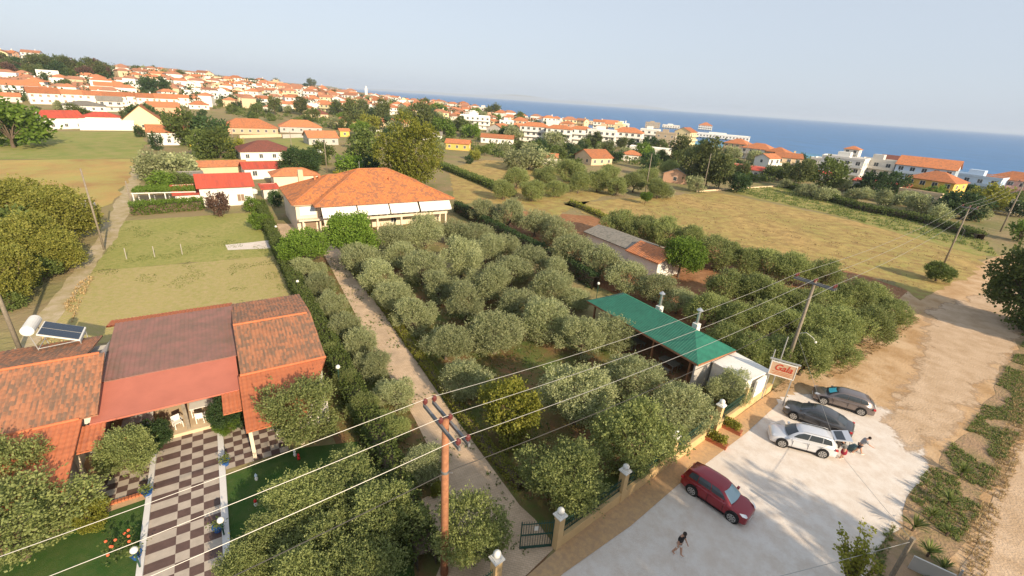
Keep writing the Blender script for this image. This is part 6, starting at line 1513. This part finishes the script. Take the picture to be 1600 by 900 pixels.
def scatter(poly, n, size, mname, label, nb=8, w=.03, clump=.0):
    P = [at(*p) for p in poly]; x0, x1 = min(p.x for p in P), max(p.x for p in P); y0, y1 = min(p.y for p in P), max(p.y for p in P); PP = [(p.x, p.y) for p in P]; out = []; tr = 0
    while len(out) < n and tr < n*40:
        tr += 1; x, y = random.uniform(x0, x1), random.uniform(y0, y1)
        if inpoly(x, y, PP) and noise.noise(Vector((x*.3, y*.3, 3))) > clump: out.append((x, y, .0))
    o = obj('grass', blades(out, size, mname, nb, w)); tag(o, label, 'grass', kind='stuff')
strip = [(1640, 480), (1595, 540), (1520, 660), (1440, 745), (1395, 815), (1365, 860), (1360, 960), (1450, 1000), (1480, 880), (1540, 780), (1600, 660), (1680, 540)]
scatter(strip, 5200, .24, 'weed', 'green weeds scattered over the roadside strip', 8, .018, -.12)
scatter(strip, 2400, .2, 'dry', 'dry straw scattered over the roadside strip', 6, .012, -.1)
scatter([(1600, 560), (1560, 700), (1520, 800), (1480, 960), (1530, 960), (1560, 800), (1600, 700)], 1100, .26, 'dry', 'dry straw ridge along the edge of the paved lane', 8, .012, -.3)
scatter([(1180, 620), (1290, 545), (1400, 480), (1440, 500), (1330, 580), (1240, 610)], 900, .22, 'dry', 'dry grass at the foot of the olive grove kerb', 8, .018, -.1)
scatter([(60, 540), (140, 425), (500, 495), (500, 400), (195, 345), (146, 425), (100, 500)], 3000, .13, 'weed', 'short tufts in the lower grass plot', 5, .014, .15)
scatter([(60, 540), (125, 440), (148, 428), (128, 470), (90, 560)], 160, .3, 'dry', 'tall dry grass bank along the dirt track', 9, .03, -.3)
scatter([(850, 330), (1090, 302), (1540, 400), (1440, 470), (1080, 370)], 1400, .22, 'dry', 'straw stubble in the wide dry field', 5, .05, .1)
scatter([(1125, 296), (1225, 291), (1540, 378), (1560, 400), (1290, 333)], 2600, .55, 'weed', 'green growth in the narrow strip field', 5, .06, -.2)
scatter([(445, 400), (505, 400), (1180, 590), (868, 840), (650, 960), (470, 560)], 4200, .16, 'weed', 'short grass under the olive grove', 5, .03, -.05)
# shrub close to the camera, bottom right
q = at(1335, 905, 1.0); e = empty('shrub', (q.x, q.y, 0)); tag(e, 'tall twiggy shrub with broad leaves at the bottom edge in front of the gravel', 'shrub')
b = MB(); L = []
for i in range(26):
    a = random.uniform(0, 2*pi); rr = random.uniform(.2, 1.5); top = Vector((cos(a)*rr, sin(a)*rr, random.uniform(2.0, 3.6))); b.tube([(0, 0, 0), top*.5+Vector((0, 0, .3)), top], [.03, .018, .006], 5)
    for k in range(34): t = random.uniform(.3, 1.0); L.append((Vector((0, 0, 0)).lerp(top, t)+Vector((random.gauss(0, .05), random.gauss(0, .05), .3*sin(pi*t))), rdir()))
b.build('branches', MT['bark'], e); obj('leaves', leafmesh('leaves', LM['yellowgreen'], L, .15, .42, 2, .3), e)
tp = at(1426, 842, 3.2); e = empty('wooden_post', (tp.x, tp.y, 0), rad(20)); tag(e, 'stout grey wooden post with crossing wires at the bottom right', 'post')
MB().tube([(0, 0, 0), (.02, 0, 3.25)], .11, 8).build('shaft', MT['oldwood'], e)
e = empty('sheet_fence', at(1455, 905), rad(-35)); tag(e, 'grey metal sheet fence with white top rail beside the wooden post', 'fence')
MB().box(-1.0, .7, -.02, .02, 0, .9).build('panel', MT['greywall'], e); MB().tube([(-1.0, 0, .93), (.7, 0, .93)], .035, 6).build('top_rail', MT['white'], e); MB().tube([(.8, 0, 0), (.8, 0, 1.4)], .05, 6).build('post', MT['steel'], e)
wire([Vector((tp.x, tp.y, 3.0)), at(1200, 905, 2.6)], .014, 'slack pale wire from the wooden post to the bottom edge', .1, 'wire', name='guy_wire')
wire([Vector((tp.x, tp.y, 3.1)), at(1310, 705, 1.2), b2+Vector((0, 0, 4.5))], .01, 'thin guy line crossing the parking to the power pole', .1, 'wire', name='guy_wire')
# gate posts and walls at the left side of the dirt track
for k, (px, py) in enumerate(((48, 415), (58, 408), (134, 330), (115, 352))):
    q = at(px, py); e = empty('gate_post', q); tag(e, ['thick white gate post left of the dirt track', 'second white gate post left of the dirt track', 'far white gate post beyond the bend of the track', 'low white post in the shade beside the track'][k], 'post')
    MB().box(-.25, .25, -.25, .25, 0, 1.7).build('shaft', MT['white'], e); MB().box(-.3, .3, -.3, .3, 1.7, 1.78).build('cap', MT['white'], e)
b = MB(); a, c = at(60, 425), at(150, 325); d = (c-a); ln = d.length
w_ = empty('wall', a, math.atan2(d.y, d.x)); tag(w_, 'low grey garden wall in the shade left of the dirt track', 'wall'); MB().box(.5, ln, -.1, .1, 0, 1.0).build('panel', MT['greywall'], w_)
# far white wall at field
for k, (p0, p1, h_, mm_, lab) in enumerate((((1088, 300), (1240, 290), .45, 'cream', 'low white wall along the back of the dry field'), ((375, 216), (440, 214), 1.2, 'cream', 'long cream wall in front of the orange hip roof by the meadow'), ((575, 206), (632, 206), 1.0, 'white', 'white garden wall with gate posts in front of the long beige house'), ((442, 216), (500, 214), 1.6, 'greywall', 'grey yard wall in front of the second hip roof by the meadow'))):
    a, c = at(*p0), at(*p1); d = c-a; w_ = empty('wall', a, math.atan2(d.y, d.x)); tag(w_, lab, 'wall'); MB().box(0, d.length, -.1, .1, 0, h_).build('panel', MT[mm_], w_)
# shop light box far, air
hz = MB(); hz.box(-40000, 40000, -3000, 40000, -120, 420) if False else None
def haze():
    b = MB(); b.box(-30000, 30000, -300, 45000, -14, 130); M = bpy.data.materials.new('haze'); M.use_nodes = True; n = M.node_tree.nodes; n.clear()
    out = n.new('ShaderNodeOutputMaterial'); v = n.new('ShaderNodeVolumePrincipled'); v.inputs['Color'].default_value = (.72, .83, 1, 1); v.inputs['Density'].default_value = HAZE; v.inputs['Anisotropy'].default_value = .0
    M.node_tree.links.new(v.outputs[0], out.inputs['Volume']); o = b.build('haze', M); tag(o, kind='stuff'); tag(o, 'thin pale summer haze over the bay and the town', 'haze')
HAZE = .00010
haze()
